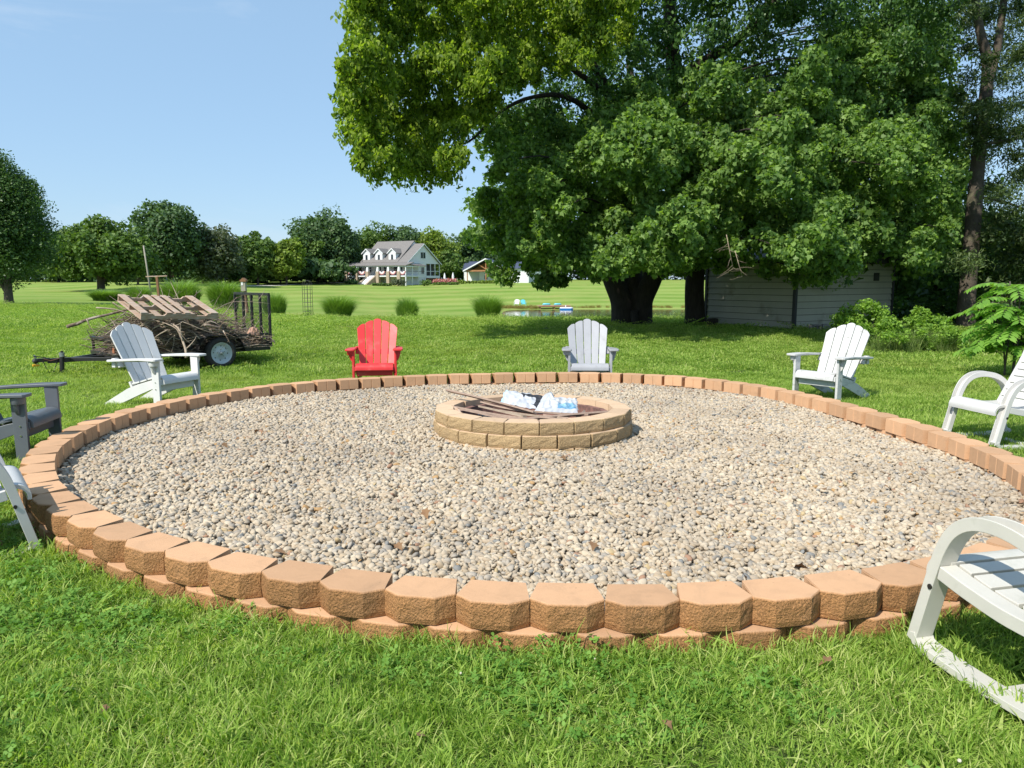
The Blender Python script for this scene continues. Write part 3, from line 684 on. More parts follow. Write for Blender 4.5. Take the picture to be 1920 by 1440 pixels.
# ------------------------------------------------------------------ adirondack chairs
def adirondack(loc, rz, m, label, tint_under=None, k=1.0):
    root = empty('adirondack_chair', loc, rz, label, 'chair', 'adirondack chairs around the gravel ring'); root.scale = (k, k, k)
    # back slats: five, fanned, scalloped tops, back slightly hollow
    base = Vector((-0.13, 0, 0.24)); rec = R(27)
    ax = Vector((-math.sin(rec), 0, math.cos(rec))); nrm = Vector((math.cos(rec), 0, math.sin(rec)))
    wb, wt = 0.086, 0.106; tops = [0.69, 0.742, 0.765, 0.742, 0.69]
    for i in range(5):
        c = i - 2; T = tops[i]; out = []
        def edge(t_, sgn):
            wdt = wb + (wt - wb) * min(1, t_ / 0.62); cc = c * (wdt + 0.008)
            return cc + sgn * wdt / 2
        ts = [0, .12, .25, .38, .5, T - .10]
        for t_ in ts: out.append((edge(t_, 1), t_))
        # scalloped top: each slat rounds down towards the outside of the fan
        for q in range(0, 9):
            u = 1 - q / 4
            if c == 0: drop = 0.020 * abs(u) ** 2
            else:
                o_ = (1 + u * (1 if c > 0 else -1)) / 2          # 0 inner edge, 1 outer edge
                drop = (0.050 if abs(c) == 1 else 0.085) * o_ ** 1.9 + 0.010 * (1 - o_) ** 3
            out.append((c * (wt + 0.008) + u * wt / 2, T - drop))
        for t_ in ts[::-1]: out.append((edge(t_, -1), t_))
        def f(a, b, sd):
            hollow = 0.35 * a * a + 0.05 * (max(0, b - 0.35)) ** 2
            p = base + ax * b + nrm * (hollow + (0.0 if sd else 0.018)); return Vector((p.x, a, p.z))
        MB().prism(out, f).build('back_slat', m, root, 0.004)
    # seat: four slats following a curve, rounded front edge
    prof = [(-0.14, .262), (-0.03, .287), (.08, .318), (.18, .345), (.25, .357), (.292, .350), (.315, .325), (.322, .285)]
    cuts = [(0, 1.15), (1.2, 2.15), (2.2, 3.3), (3.35, 7)]
    pp = smooth_path([(x, 0, z) for x, z in prof], 6)
    for a, b in cuts:
        seg = pp[int(a * 6):int(b * 6) + 1]
        MB().sweep(seg, [(-.245, 0), (.245, 0), (.245, -.018), (-.245, -.018)]).build('seat_slat', m, root, 0.003)
    # narrow webs left in the middle of the front slots
    MB().box((0.205, 0, 0.338), (0.05, 0.045, 0.016)).build('seat_web', m, root, 0.002)
    for s_ in (1, -1):
        # armrest
        ao = [(-.40, .022), (-.36, .038), (-.1, .045), (.12, .058), (.25, .068), (.335, .068), (.352, .055), (.356, .03), (.356, -.03), (.352, -.052), (.335, -.062), (.2, -.055), (-.05, -.042), (-.36, -.03), (-.40, -.02)]
        MB().prism(ao, lambda a, b, sd, s_=s_: Vector((a, s_ * (0.308 + b), 0.535 + 0.035 * min(1, max(0, (a + .4) / .5)) + (0.0 if sd else -0.024)))).build('armrest', m, root, 0.005)
        # front leg, a flat board standing fore and aft
        MB().prism([(.215, 0), (.31, 0), (.31, .545), (.205, .545)], lambda a, b, sd, s_=s_: Vector((a, s_ * (0.262 + 0.03 * sd), b))).build('leg', m, root, 0.004)
        MB().prism([(0, .545), (.058, .545), (.05, .50), (.02, .42), (0, .40)], lambda a, b, sd, s_=s_: Vector((.245 + .026 * sd, s_ * (0.293 + a), b))).build('arm_bracket', m, root, 0.003)
        # long side rail, the rear leg
        rail = [(.318, .28), (.312, .335), (.25, .342), (.15, .322), (-.05, .268), (-.2, .215), (-.42, .105), (-.60, .012), (-.61, 0), (-.42, 0), (-.2, .085), (.0, .165), (.18, .232), (.26, .255)]
        MB().prism(rail, lambda a, b, sd, s_=s_: Vector((a, s_ * (0.236 + 0.024 * sd), b))).build('side_rail', m, root, 0.004)
        for bz in (.235, .31): MB().tube([(.262, s_ * .292, bz), (.262, s_ * .297, bz)], .007, 8).build('bolt', m_chrome, root)
        MB().box((-.33, s_ * .275, .50), (.05, .06, .10)).build('arm_support', m, root, 0.004)
    MB().tube([(.27, -.385 + .075, .546), (.27, -.385 + .075, .515), (.27, -.385 + .075, .488)], [.05, .05, .042], 18).build('cup_holder', m, root, 0.003)
    MB().box((.262, 0, .245), (.022, .47, .075)).build('apron', m, root, 0.003)
    MB().beam((-.262, -.30, .485), (-.262, .30, .485), .028, .07, ax).build('back_batten', m, root, 0.003)
    MB().beam((-.17, -.24, .26), (-.17, .24, .26), .028, .07, ax).build('back_batten', m, root, 0.003)
    return root
def face_c(x, y, tx=0.1, ty=6.4): return math.atan2(ty - y, tx - x)
def place(x, y): return (x, y, zz(x, y) - 0.012)
adirondack(place(-4.17, 8.75), R(-22), m_white, 'bright white adirondack chair in front of the trailer, seen from its side', k=1.05)
adirondack(place(-1.93, 10.55), R(-84), m_red, 'red adirondack chair behind the ring', k=1.04)
adirondack(place(1.10, 10.65), R(-92), m_grey, 'light grey adirondack chair behind the ring, facing the camera', k=1.05)
adirondack(place(3.98, 9.3), R(-143), m_white_worn, 'weathered white adirondack chair with worn paint, near the shed and bushes', k=1.03)
adirondack(place(-4.12, 5.95), R(8), m_dgrey, 'dark grey adirondack chair cut off by the left edge')

# ------------------------------------------------------------------ resin sled chairs with hooped arms
CH = [(-.038, 0), (.038, 0), (.038, -.052), (.031, -.052), (.030, -.008), (-.030, -.008), (-.031, -.052), (-.038, -.052)]
def sled_chair(loc, rz, m, label, scl=1.0):
    root = empty('sled_chair', loc, rz, label, 'chair', 'resin sled chairs around the gravel ring'); root.scale = (scl * .84, scl, scl * .93)
    hoop = [(.315, 0, .03), (.27, 0, .19), (.222, 0, .36), (.19, 0, .455), (.14, 0, .535), (.06, 0, .585), (-.05, 0, .60), (-.17, 0, .585), (-.27, 0, .545), (-.345, 0, .475), (-.365, 0, .40), (-.33, 0, .34), (-.26, 0, .318)]
    hoop = smooth_path(hoop, 4)
    rl = smooth_path([(-.26, 0, .318), (-.1, 0, .322), (.08, 0, .345), (.215, 0, .37)], 4)
    base = smooth_path([(.33, 0, .075), (.318, 0, .045), (.28, 0, .026), (.1, 0, .014), (-.15, 0, .014), (-.38, 0, .03), (-.44, 0, .06)], 4)
    for s_ in (1, -1):
        sec = [(a, b) for a, b in CH]
        MB().sweep([Vector((p.x, s_ * .275, p.z)) for p in hoop][::-1], sec).build('arm_hoop', m, root, 0.003)
        MB().sweep([Vector((p.x, s_ * .275, p.z)) for p in rl], [(-.036, .028), (.036, .028), (.036, -.028), (-.036, -.028)]).build('seat_rail', m, root, 0.004)
        MB().sweep([Vector((p.x, s_ * .275, p.z)) for p in base][::-1], [(-.042, .014), (.042, .014), (.042, -.016), (-.042, -.016)]).build('sled_runner', m, root, 0.004)
        MB().beam((-.30, s_ * .262, .32), (-.40, s_ * .262, .04), .045, .03, (1, 0, 0)).build('rear_strut', m, root, 0.004)
    MB().beam((-.12, -.24, .02), (-.12, .24, .02), .085, .022).build('crossbar', m, root, 0.004)
    # seat slats, dished
    prof = smooth_path([(-.24, 0, .345), (-.1, 0, .338), (.05, 0, .352), (.16, 0, .375), (.235, 0, .388), (.29, 0, .380), (.318, 0, .350), (.320, 0, .315)], 8)
    n = len(prof)
    cuts = [0, 8, 15, 22, 29]
    for a, b in zip(cuts[:-1], cuts[1:]):
        MB().sweep(prof[a:b], [(-.236, 0), (.236, 0), (.236, -.02), (-.236, -.02)]).build('seat_slat', m, root, 0.003)
    MB().sweep(prof[29:], [(-.262, 0), (.262, 0), (.262, -.024), (-.262, -.024)]).build('seat_front', m, root, 0.006)
    # tall slatted back
    for k in range(10):
        t0, t1 = k / 10, (k + .90) / 10
        f = lambda t_: Vector((-.235 - .36 * t_ - .02 * math.sin(t_ * 3), 0, .34 + .66 * t_))
        wd = .235 - (.05 * max(0, t0 - .75) * 4)
        MB().sweep([f(t0), f((t0 + t1) / 2), f(t1)], [(-wd, .0), (wd, .0), (wd, .02), (-wd, .02)]).build('back_slat', m, root, 0.003)
    for s_ in (1, -1):
        MB().beam((-.25, s_ * .235, .345), (-.60, s_ * .20, 1.0), .03, .035, (1, 0, 0)).build('back_stile', m, root, 0.004)
    for s_ in (1, -1): MB().tube([(.25, s_ * .312, .30), (.25, s_ * .318, .30)], .011, 10).build('bolt', m_dark, root)
    return root
sled_chair((4.34, 6.56, zz(4.4, 6.4) - .01), R(190), m_offwhite, 'off-white slat-backed sled chair cut off by the right edge, behind the ring', 1.0)
sled_chair((1.87, 2.46, zz(1.9, 2.5) + .030), R(103), m_cream, 'cream resin sled chair with a big hooped arm, nearest the camera at right', 0.985)
sled_chair((-2.89, 3.80, zz(-2.9, 3.8) - .01), R(38), m_offwhite, 'off-white sled chair whose slatted seat juts in from the left edge', 1.0)

# ------------------------------------------------------------------ utility trailer
TA = math.atan2(-0.70, -0.71)     # forward direction of the trailer (towards the hitch)
gx, gy = -4.72, 14.6              # near rear corner
ux, uy = math.cos(TA), math.sin(TA); vx, vy = uy * 1.0, -ux * 1.0   # v: across
BW, BL = 1.5, 2.72
# local frame: x forward, y left; near side is the left side of the trailer
cxT = gx + ux * BL / 2 + (-0.70) * BW / 2; cyT = gy + uy * BL / 2 + 0.71 * BW / 2
tr = empty('utility_trailer', (cxT - .05, cyT, -0.215), TA, 'black utility trailer with mesh ramp gate, loaded with brush', 'trailer')
hx, hy = BL / 2, BW / 2
FZ, RZ = 0.31, 0.585
for k in range(8):
    MB().box((0, -hy + .09 + k * (BW - .18) / 7, FZ + .045), (BL - .06, .165, .03)).build('deck_board', m_deck, tr, 0.003)
for s_ in (1, -1):
    MB().box((0, s_ * hy, FZ), (BL, .05, .075)).build('frame_rail', m_dark, tr, 0.004)
    MB().box((0, s_ * hy, RZ), (BL, .045, .045)).build('side_rail', m_dark, tr, 0.004)
    for px_ in (-hx + .025, -hx + .62, 0.15, .75, hx - .025):
        MB().box((px_, s_ * hy, (FZ + RZ) / 2), (.045, .04, RZ - FZ - .06)).build('side_post', m_dark, tr, 0.003)
for k, (x_, z_) in enumerate(((hx, FZ), (-hx, FZ), (hx, RZ))):
    MB().box((x_, 0, z_), (.05, BW + .05, .07 if z_ == FZ else .045)).build('cross_rail', m_dark, tr, 0.004)
AX = -hx + 1.02 + .02
for s_ in (1, -1):
    wh = empty('wheel', (AX, s_ * (hy + .15), .29), 0); wh.parent = tr
    prof = [(-.088, .20), (-.092, .235), (-.082, .272), (-.055, .288), (0, .291), (.055, .288), (.082, .272), (.092, .235), (.088, .20)]
    NS = 48; vs = []; fs = []
    for i in range(NS):
        a = i * 2 * math.pi / NS
        for j, (yy, r_) in enumerate(prof):
            rr_ = r_ - (0.007 if (i % 2 and 2 <= j <= 6) else 0)
            vs.append((rr_ * math.cos(a), yy, rr_ * math.sin(a)))
    m_ = len(prof)
    for i in range(NS):
        for j in range(m_):
            l = (j + 1) % m_; fs.append((i * m_ + j, i * m_ + l, ((i + 1) % NS) * m_ + l, ((i + 1) % NS) * m_ + j))
    MB().add(vs, fs).build('tyre', m_tyre, wh, smooth=True)
    rp = [(.078, .205), (.084, .196), (.074, .182), (.055, .172), (.03, .155), (.022, .125), (.036, .10), (.046, .075), (.048, .04), (.06, .036), (.064, .0)]
    vs = []; fs = []
    for i in range(36):
        a = i * 2 * math.pi / 36
        for yy, r_ in rp: vs.append((r_ * math.cos(a), s_ * yy, r_ * math.sin(a)))
    m_ = len(rp)
    for i in range(36):
        for j in range(m_ - 1): fs.append((i * m_ + j, i * m_ + j + 1, ((i + 1) % 36) * m_ + j + 1, ((i + 1) % 36) * m_ + j))
    MB().add(vs, fs).build('rim', m_rim, wh, smooth=True)
    hb = MB().tube([(0, s_ * .04, 0), (0, s_ * .085, 0), (0, s_ * .095, 0)], [.036, .034, .02], 16)
    for k in range(5):
        a = k * 1.2566 + .3; hb.tube([(.068 * math.cos(a), s_ * .045, .068 * math.sin(a)), (.068 * math.cos(a), s_ * .062, .068 * math.sin(a))], .010, 6)
    hb.build('hub', m_galv, wh)
    hl = MB()
    for k in range(8):
        a = k * .7854 + .1; hl.tube([(.132 * math.cos(a), s_ * .0215, .132 * math.sin(a)), (.132 * math.cos(a), s_ * .0285, .132 * math.sin(a))], .011, 8)
    hl.build('rim_holes', m_dark, wh)
    fd = MB(); fp = [(AX + .46, s_ * 0, .30), (AX + .36, 0, .53), (AX + .25, 0, .615), (AX - .25, 0, .615), (AX - .36, 0, .53), (AX - .46, 0, .30)]
    fd.sweep([Vector((p[0], s_ * (hy + .135), p[2])) for p in fp], [(-.115, 0), (.115, 0), (.115, .006), (.109, .006), (.109, .0), (-.115, -.006)]).build('fender', m_dark, tr, 0.001)
MB().beam((AX, -hy - .05, .26), (AX, hy + .05, .26), .05, .05).build('axle', m_dark, tr)
TN = 1.02
MB().beam((hx - .5, 0, .265), (hx + TN - .12, 0, .265), .065, .08).build('tongue', m_dark, tr, 0.005)
MB().beam((hx, -.5, .27), (hx + .55, -.03, .27), .05, .06).build('tongue_brace', m_dark, tr, 0.004)
MB().beam((hx, .5, .27), (hx + .55, .03, .27), .05, .06).build('tongue_brace', m_dark, tr, 0.004)
cp = MB(); cp.box((hx + TN - .06, 0, .285), (.18, .07, .06)); cp.tube([(hx + TN + .03, 0, .29), (hx + TN + .06, 0, .275), (hx + TN + .09, 0, .255)], [.04, .05, .035], 12)
cp.beam((hx + TN - .1, 0, .325), (hx + TN + .08, 0, .36), .03, .015)
cp.build('coupler', m_dark, tr, 0.003)
MB().tube([(hx + TN + .05, 0, .31), (hx + TN + .07, 0, .375)], .014, 8).build('latch', m_galv, tr)
MB().box((hx + TN + .055, .0, .205), (.10, .05, .035)).build('hitch_lock', m_yellow, tr, 0.006)
jk = MB(); jk.tube([(hx + TN - .32, .085, .38), (hx + TN - .30, .085, .0)], .038, 12); jk.tube([(hx + TN - .32, .085, .38), (hx + TN - .322, .085, .43)], .02, 10)
jk.build('jack', m_dark, tr, smooth=False)
MB().tube([(hx + TN - .32, .085, .33), (hx + TN - .32, .085, .40)], .042, 14).build('jack_collar', m_galv, tr)
MB().tube([(hx + TN - .30, .12, .02), (hx + TN - .30, .085, .0)], .045, 10).build('jack_foot', m_dark, tr)
chn = MB()
for k in range(14):
    t_ = k / 13; p = Vector((hx + TN - .25 + .2 * t_, .045, .25 - .20 * math.sin(math.pi * t_))); q = Vector((hx + TN - .25 + .2 * (t_ + .065), .045 + .006 * (-1) ** k, .25 - .20 * math.sin(math.pi * min(1, t_ + .065))))
    chn.tube([p, (p + q) / 2 + Vector((0, .006, 0)), q], .007, 5)
chn.build('safety_chain', m_dark, tr)
MB().tube([(hx + TN - .05, .05, .31), (hx + TN - .15, .06, .27), (hx + TN - .28, .05, .30), (hx + TN - .4, .04, .33)], .007, 6).build('wiring', m_brick, tr)
MB().box((hx + .02, .55, .42), (.02, .09, .09)).build('side_marker', m_terra, tr, 0.004)
MB().box((-hx + .03, -.0 + hy - .06, .33), (.05, .12, .08)).build('tail_light', mat('red lamp lens', (0.35, 0.01, 0.01), None, 5, 0.2), tr, 0.004)
# ramp gate standing upright at the rear
gate = empty('ramp_gate', (-hx - .045, 0, 0.30), 0); gate.parent = tr
GH = 1.05
MB().box((0, 0, GH), (.045, BW + .03, .05)).build('gate_rail', m_dark, gate, 0.003)
MB().box((0, 0, .06), (.045, BW + .03, .05)).build('gate_rail', m_dark, gate, 0.003)
for k, yy in enumerate((-BW / 2, -BW * .25, .0, BW * .25, BW / 2)):
    MB().box((0, yy, GH / 2 + .02), (.045, .045, GH - .05)).build('gate_bar', m_dark, gate, 0.003)
dm = MB(); st = .052
def clip_seg(y0, z0, dy, dz, ya_, yb_, za_, zb_):
    t0, t1 = -99, 99
    for o_, d_, lo, hi in ((y0, dy, ya_, yb_), (z0, dz, za_, zb_)):
        a, b = (lo - o_) / d_, (hi - o_) / d_
        if a > b: a, b = b, a
        t0, t1 = max(t0, a), min(t1, b)
    return (t0, t1) if t1 > t0 + .01 else None
for sg in (1, -1):
    for k in range(-40, 60):
        r_ = clip_seg(k * st, 0, .45, sg * 1.0, -BW / 2, BW / 2, .07, GH)
        if r_:
            a, b = r_; dm.beam((sg * .002, k * st + .45 * a, sg * a), (sg * .002, k * st + .45 * b, sg * b), .004, .005, (1, 0, 0))
dm.build('expanded_mesh', m_dark, gate)

# ---- brush on the trailer: dense tangle (stuff) and separate larger branches
TM = Matrix.Translation((cxT, cyT, -0.215)) @ Matrix.Rotation(TA, 4, 'Z')
def twig_path(p, d, L, n, bend, rs_, grav=0.0):
    pts = [Vector(p)]; d = Vector(d).normalized()
    for i in range(n):
        d = (d + Vector((rs_.gauss(0, bend), rs_.gauss(0, bend), rs_.gauss(0, bend) - grav))).normalized(); pts.append(pts[-1] + d * (L / n))
    return pts
rs = random.Random(12)
mb = MB(); mb2 = MB()
for i in range(1900):
    x_ = rs.uniform(-1.25, 1.2); y_ = rs.uniform(-.72, .74)
    hmax = 1.04 * (1 - (abs(x_ - .25) / 1.65) ** 2.2) * (1 - .4 * (abs(y_) / .8) ** 2)
    z_ = .36 + max(.06, hmax - .36) * rs.random() ** 0.7
    a = rs.gauss(0, .55) + (math.pi if rs.random() < .5 else 0)
    L = rs.uniform(.35, 1.3); r0 = rs.choice([.004, .005, .006, .008, .012])
    pts = twig_path((x_ - math.cos(a) * L / 2, y_ - math.sin(a) * L / 2, z_), (math.cos(a), math.sin(a), rs.gauss(0, .16)), L, 5, .2, rs, .0)
    pts = [Vector((max(-1.36, min(1.6, p.x)), max(-.95, min(.9, p.y)), max(.35, p.z))) for p in pts]
    (mb if rs.random() < .62 else mb2).tube(pts, [r0, r0, r0 * .9, r0 * .8, r0 * .6, r0 * .35], 4, cap=False)
o = mb.build('brush_tangle', m_bark_grey, smooth=True); o.matrix_world = TM
tag(o, 'dense tangle of dark dry twigs heaped on the trailer bed', 'brush pile', None, 'stuff')
o = mb2.build('pale_twigs', m_bark_pale, smooth=True); o.matrix_world = TM
tag(o, 'paler bare twigs mixed through the heap on the trailer', 'brush pile', None, 'stuff')
def branch(pts, r0, label, group=None, m=None, forks=0, seed=0, r1=None, jag=0.0):
    pts = [Vector(p) for p in pts]; o0 = pts[0].copy(); rel = smooth_path([p - o0 for p in pts], 3); n = len(rel); rs_ = random.Random(seed)
    mb = MB(); r1 = r1 if r1 is not None else r0 * .3
    rad = [(r0 + (r1 - r0) * i / (n - 1)) * rs_.uniform(.88, 1.14) for i in range(n)]
    mb.tube([p + Vector((rs_.gauss(0, jag), rs_.gauss(0, jag), rs_.gauss(0, jag))) for p in rel], rad, 7)
    for k in range(forks):
        i = rs_.randrange(n // 4, n - 1); d = (rel[i] - rel[i - 1]).normalized() + Vector((rs_.gauss(0, .6), rs_.gauss(0, .6), rs_.gauss(0, .6)))
        mb.tube(twig_path(rel[i], d, rs_.uniform(.15, .45), 4, .18, rs_), [rad[i] * .6, rad[i] * .5, rad[i] * .4, rad[i] * .3, rad[i] * .15], 5)
    o = mb.build('branch', m or m_bark_grey, smooth=True); o.location = o0
    return tag(o, label, 'branch', group)
branch([W(124, 613, 12.9), W(160, 601, 13), W(200, 590, 13.1), W(260, 580, 13.4), W(330, 590, 13.6)], .032, 'thick broken branch with an orange cut end sticking out left of the heap', forks=3, seed=1, jag=.006)
branch([W(163, 598, 12.9), W(168, 612, 12.85), W(178, 622, 12.8)], .012, 'short dark crooked branch hanging down at the left front corner of the trailer', seed=2)
branch([W(180, 577, 13.1), W(215, 580, 13.2), W(250, 590, 13.3), W(310, 600, 13.5)], .014, 'long pale branch arching over the left side of the heap', m=m_bark_pale, forks=2, seed=3)
branch([W(211, 567, 13.3), W(228, 577, 13.3), W(262, 588, 13.3), W(300, 592, 13.4)], .012, 'pale stick whose tip rises beside the left corner of the pallet', m=m_bark_pale, forks=1, seed=4)
branch([W(349, 671, 12.35), W(348, 655, 12.4), W(341, 635, 12.5), W(334, 615, 12.6), W(318, 606, 12.8)], .021, 'forked pale branch hanging down over the side, left of the wheel', m=m_bark_pale, forks=5, seed=5, r1=.012)
branch([W(270, 600, 12.75), W(300, 603, 12.6), W(330, 616, 12.5), W(338, 634, 12.4)], .013, 'smooth pale branch curving down to the forked one', m=m_bark_pale, forks=1, seed=6)
branch([W(320, 598, 12.9), W(350, 606, 12.8), W(390, 622, 12.9), W(440, 632, 13.2)], .010, 'long straight pale branch slanting to the right from under the pallet', m=m_bark_pale, forks=1, seed=7)
branch([W(390, 592, 13.8), W(420, 572, 14.2), W(450, 565, 14.4), W(505, 569, 14.5)], .009, 'thin pale branch arching across the ramp gate', m=m_bark_pale, forks=2, seed=8)
branch([W(404, 600, 13.6), W(455, 598, 14.2), W(461, 575, 14.4), W(459, 555, 14.4), W(452, 545, 14.3)], .008, 'thin curved branch rising in front of the ramp gate', m=m_bark_pale, seed=9)
branch([W(484, 562, 14.6), W(492, 552, 14.7), W(497, 540, 14.8)], .007, 'small pale twig sticking up above the ramp gate', m=m_bark_pale, seed=10)
branch([W(395, 618, 12.9), W(430, 621, 13.5), W(460, 628, 14.1)], .014, 'dark branch lying along the near side rail above the fender', forks=2, seed=11)
branch([W(383, 609, 13.0), W(398, 612, 13.1), W(416, 615, 13.3)], .026, 'short thick orange-brown branch right of the pallet', m=m_pallet, seed=12, r1=.02)
for k in range(16):
    a = rs.uniform(0, 6.28); px_ = rs.uniform(250, 450); Y_ = rs.uniform(12.6, 13.2) + (px_ - 330) / 200
    p0 = W(px_, rs.uniform(603, 640), Y_); p1 = W(px_ + rs.uniform(-50, 50), rs.uniform(603, 650), Y_ + rs.uniform(-.2, .3)); pm = (p0 + p1) / 2 + Vector((0, -.05, rs.uniform(-.02, .12)))
    branch([p0, pm, p1], rs.uniform(.007, .013), 'bare dry branch in the heap on the trailer below the pallet', 'bare branches in the heap on the trailer', m=[m_bark_grey, m_bark_pale][k % 2], forks=2, seed=50 + k)
for k in range(8):
    p0 = W(rs.uniform(390, 420), rs.uniform(585, 612), 13.9); p1 = p0 + Vector((rs.uniform(.2, .6), rs.uniform(0, .4), rs.uniform(-.05, .45)))
    branch([p0, (p0 + p1) / 2 + Vector((0, 0, rs.uniform(-.05, .1))), p1], .005, 'fine dark twig spraying out right of the pallet', 'fine twigs right of the pallet', forks=2, seed=80 + k)
# leaves and scrap in the rear of the bed
tag(crumple('dead_leaves', [W(462, 628, 14.3), W(488, 628, 14.4), W(484, 617, 14.5), W(468, 615, 14.5)], .09, 'x', 31, 14, 10), 'clump of faded pinkish dead leaves in the rear corner of the trailer', 'dead leaves')
bpy.data.objects['dead_leaves'].data.materials[0] = mat('faded dead leaves', (0.45, 0.28, 0.22), (0.35, 0.2, 0.12), 20, 0.9, 30, 0.8)

# ---- pallet lying tilted on the heap
pal = empty('pallet', (0, 0, 0), 0, 'weathered wooden pallet lying tilted on top of the brush', 'pallet')
pFL, pFR, pBL, pBR = W(264, 598, 12.35), W(409, 598, 13.25), W(222, 564, 13.2), W(364, 564, 14.1)
O_ = (pFL + pFR) / 2; ex = (pFR - pFL).normalized(); ey_ = ((pBL + pBR) / 2 - O_); DL = ey_.length; ey_.normalize(); ez = ex.cross(ey_).normalized(); ey_ = ez.cross(ex)
pal.matrix_world = Matrix.Translation(O_) @ Matrix((ex, ey_, ez)).transposed().to_4x4()
WP = (pFR - pFL).length; SH = .092
for yy in (.02, DL / 2, DL - .02):
    # stringer with two notches on the upper edge
    hw = WP / 2; n1, n2 = -hw + .20, hw - .20
    out = [(-hw, 0), (hw, 0), (hw, SH)]
    out += [(n2 + .02, SH), (n2 - .02, SH - .038), (n2 - .17, SH - .038), (n2 - .21, SH), (n1 + .21, SH), (n1 + .17, SH - .038), (n1 + .02, SH - .038), (n1 - .02, SH), (-hw, SH)]
    MB().prism(out, lambda a, b, sd, yy=yy: Vector((a, yy - .019 + .038 * sd, b))).build('stringer', m_pallet, pal, 0.003)
for xx, wd in ((-hw + .055, .115), (-.19, .09), (-.045, .09), (.11, .09), (hw - .07, .135)):
    MB().box((xx, DL / 2, SH + .0095), (wd, DL, .017)).build('deck_board', m_pallet, pal, 0.003)
for xx, wd in ((-hw + .05, .11), (-.28, .1), (0, .1), (.3, .1), (hw - .06, .11)):
    MB().box((xx, DL / 2, -.0095), (wd, DL, .017)).build('bottom_board', m_pallet, pal, 0.003)

# ------------------------------------------------------------------ shed
shed = empty('shed', (9.2, 24.4, -0.22), math.atan2(.53, .85), 'low beige shed with horizontal siding and dark corner trim, under the big tree', 'shed')
# local: x along the right wall, y away along the left wall
SL, SD_, SHH = 5.45, 3.9, 2.2
NBd = 10
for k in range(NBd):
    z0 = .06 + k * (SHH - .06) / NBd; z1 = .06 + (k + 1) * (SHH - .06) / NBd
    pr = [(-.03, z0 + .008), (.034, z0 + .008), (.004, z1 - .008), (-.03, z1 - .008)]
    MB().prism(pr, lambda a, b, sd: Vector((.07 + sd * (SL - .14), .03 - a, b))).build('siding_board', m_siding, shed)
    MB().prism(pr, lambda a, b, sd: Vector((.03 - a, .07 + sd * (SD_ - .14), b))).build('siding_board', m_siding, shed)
MB().box((SL / 2, SD_ / 2, SHH / 2), (SL - .14, SD_ - .14, SHH)).build('wall', m_shedtrim_gapshade, shed)  # backing wall coloured dark so the siding gaps read as lap shadows
MB().box((SL / 2, SD_ / 2, .03), (SL - .1, SD_ - .1, .1)).build('footing', m_concrete, shed)
for x_, y_ in ((.03, .03), (SL - .03, .03), (.03, SD_ - .03), (SL - .03, SD_ - .03)):
    MB().box((x_, y_, SHH / 2 + .01), (.11, .11, SHH - .02)).build('corner_trim', m_shedtrim_gapshade, shed, .004)
MB().prism([(-.3, SHH + .02), (SL + .3, SHH + .02), (SL + .3, SHH + .10), (SL / 2, SHH + .75), (-.3, SHH + .10)], lambda a, b, sd: Vector((a, -.16 + sd * (SD_ + .32), b))).build('roof', m_shedroof, shed)
MB().box((4.35, -.016, 1.74), (.30, .03, .28)).build('vent', m_shedtrim_gapshade, shed, .004)
def cinder(px_, Yv, rz, label, sc=1):
    c = W(px_, 600, Yv); o = empty('concrete_block', (c.x, c.y, zz(c.x, c.y)), rz, label, 'concrete block')
    b_ = MB(); b_.box((0, -.085, .095), (.39, .03, .19)); b_.box((0, .085, .095), (.39, .03, .19))
    for x_ in (-.18, 0, .18): b_.box((x_, 0, .095), (.03, .14, .19))
    b_.build('shell', m_concrete, o, .003); return o
c1 = cinder(1524, 23.7, R(40), 'upright concrete block against the shed wall, two holes showing'); c1.rotation_euler = (R(90), 0, R(35)); c1.location.z += .1
cinder(1547, 24.0, R(25), 'low concrete block right of the upright one, half hidden by the white chair')
c3_ = W(1336, 600, 26.2)
st_ = MB(); st_.prism([(-.16, 0), (.17, 0), (.18, .22), (.14, .27), (-.12, .26), (-.17, .2)], lambda a, b, sd: Vector((a, -.14 + .28 * sd, b)))
o = st_.build('wood_stump', m_bark, None, .02); o.location = (c3_.x, c3_.y, zz(c3_.x, c3_.y)); tag(o, 'dark squat stump between the second trunk and the shed', 'stump')

# ------------------------------------------------------------------ leaves
LEAF = {  # outlines in the leaf's own plane (x across, y along), fan from the first vertex
    'maple': np.array([(0, 0), (.32, .02), (.28, .22), (.52, .42), (.30, .50), (.20, .62), (0, 1.0), (-.20, .62), (-.30, .50), (-.52, .42), (-.28, .22), (-.32, .02)]) * [1, 1],
    'oval': np.array([(0, 0), (.24, .3), (.22, .65), (0, 1), (-.22, .65), (-.24, .3)]),
    'quad': np.array([(-.5, 0), (.5, .1), (.42, .95), (-.45, 1.0)]),
    'long': np.array([(0, 0), (.13, .4), (0, 1), (-.13, .4)])}
def leaf_mesh(name, C, N, size, kind, extra=0.0, droop=0.0):
    sh = LEAF[kind]; k = len(sh); n = len(C)
    N = N / (np.linalg.norm(N, axis=1, keepdims=True) + 1e-9)
    A = rng.normal(size=(n, 3)); A[:, 2] -= droop * 2; A -= N * np.sum(A * N, 1, keepdims=True); A /= np.linalg.norm(A, axis=1, keepdims=True) + 1e-9
    B = np.cross(N, A)
    sz = size[:, None, None]
    fold = np.abs(sh[:, 0]) * 0.35
    curl = -(sh[:, 1] ** 2) * 0.25
    V = C[:, None, :] + sz * (sh[None, :, 0:1] * B[:, None, :] + (sh[None, :, 1:2] - .5) * A[:, None, :] + (fold + curl)[None, :, None] * N[:, None, :])
    V = V.reshape(-1, 3); Fq = np.arange(n * k).reshape(n, k)
    return np_mesh(name, V, Fq, {'rnd': np.repeat(rng.random(n), k)}, smooth=False)
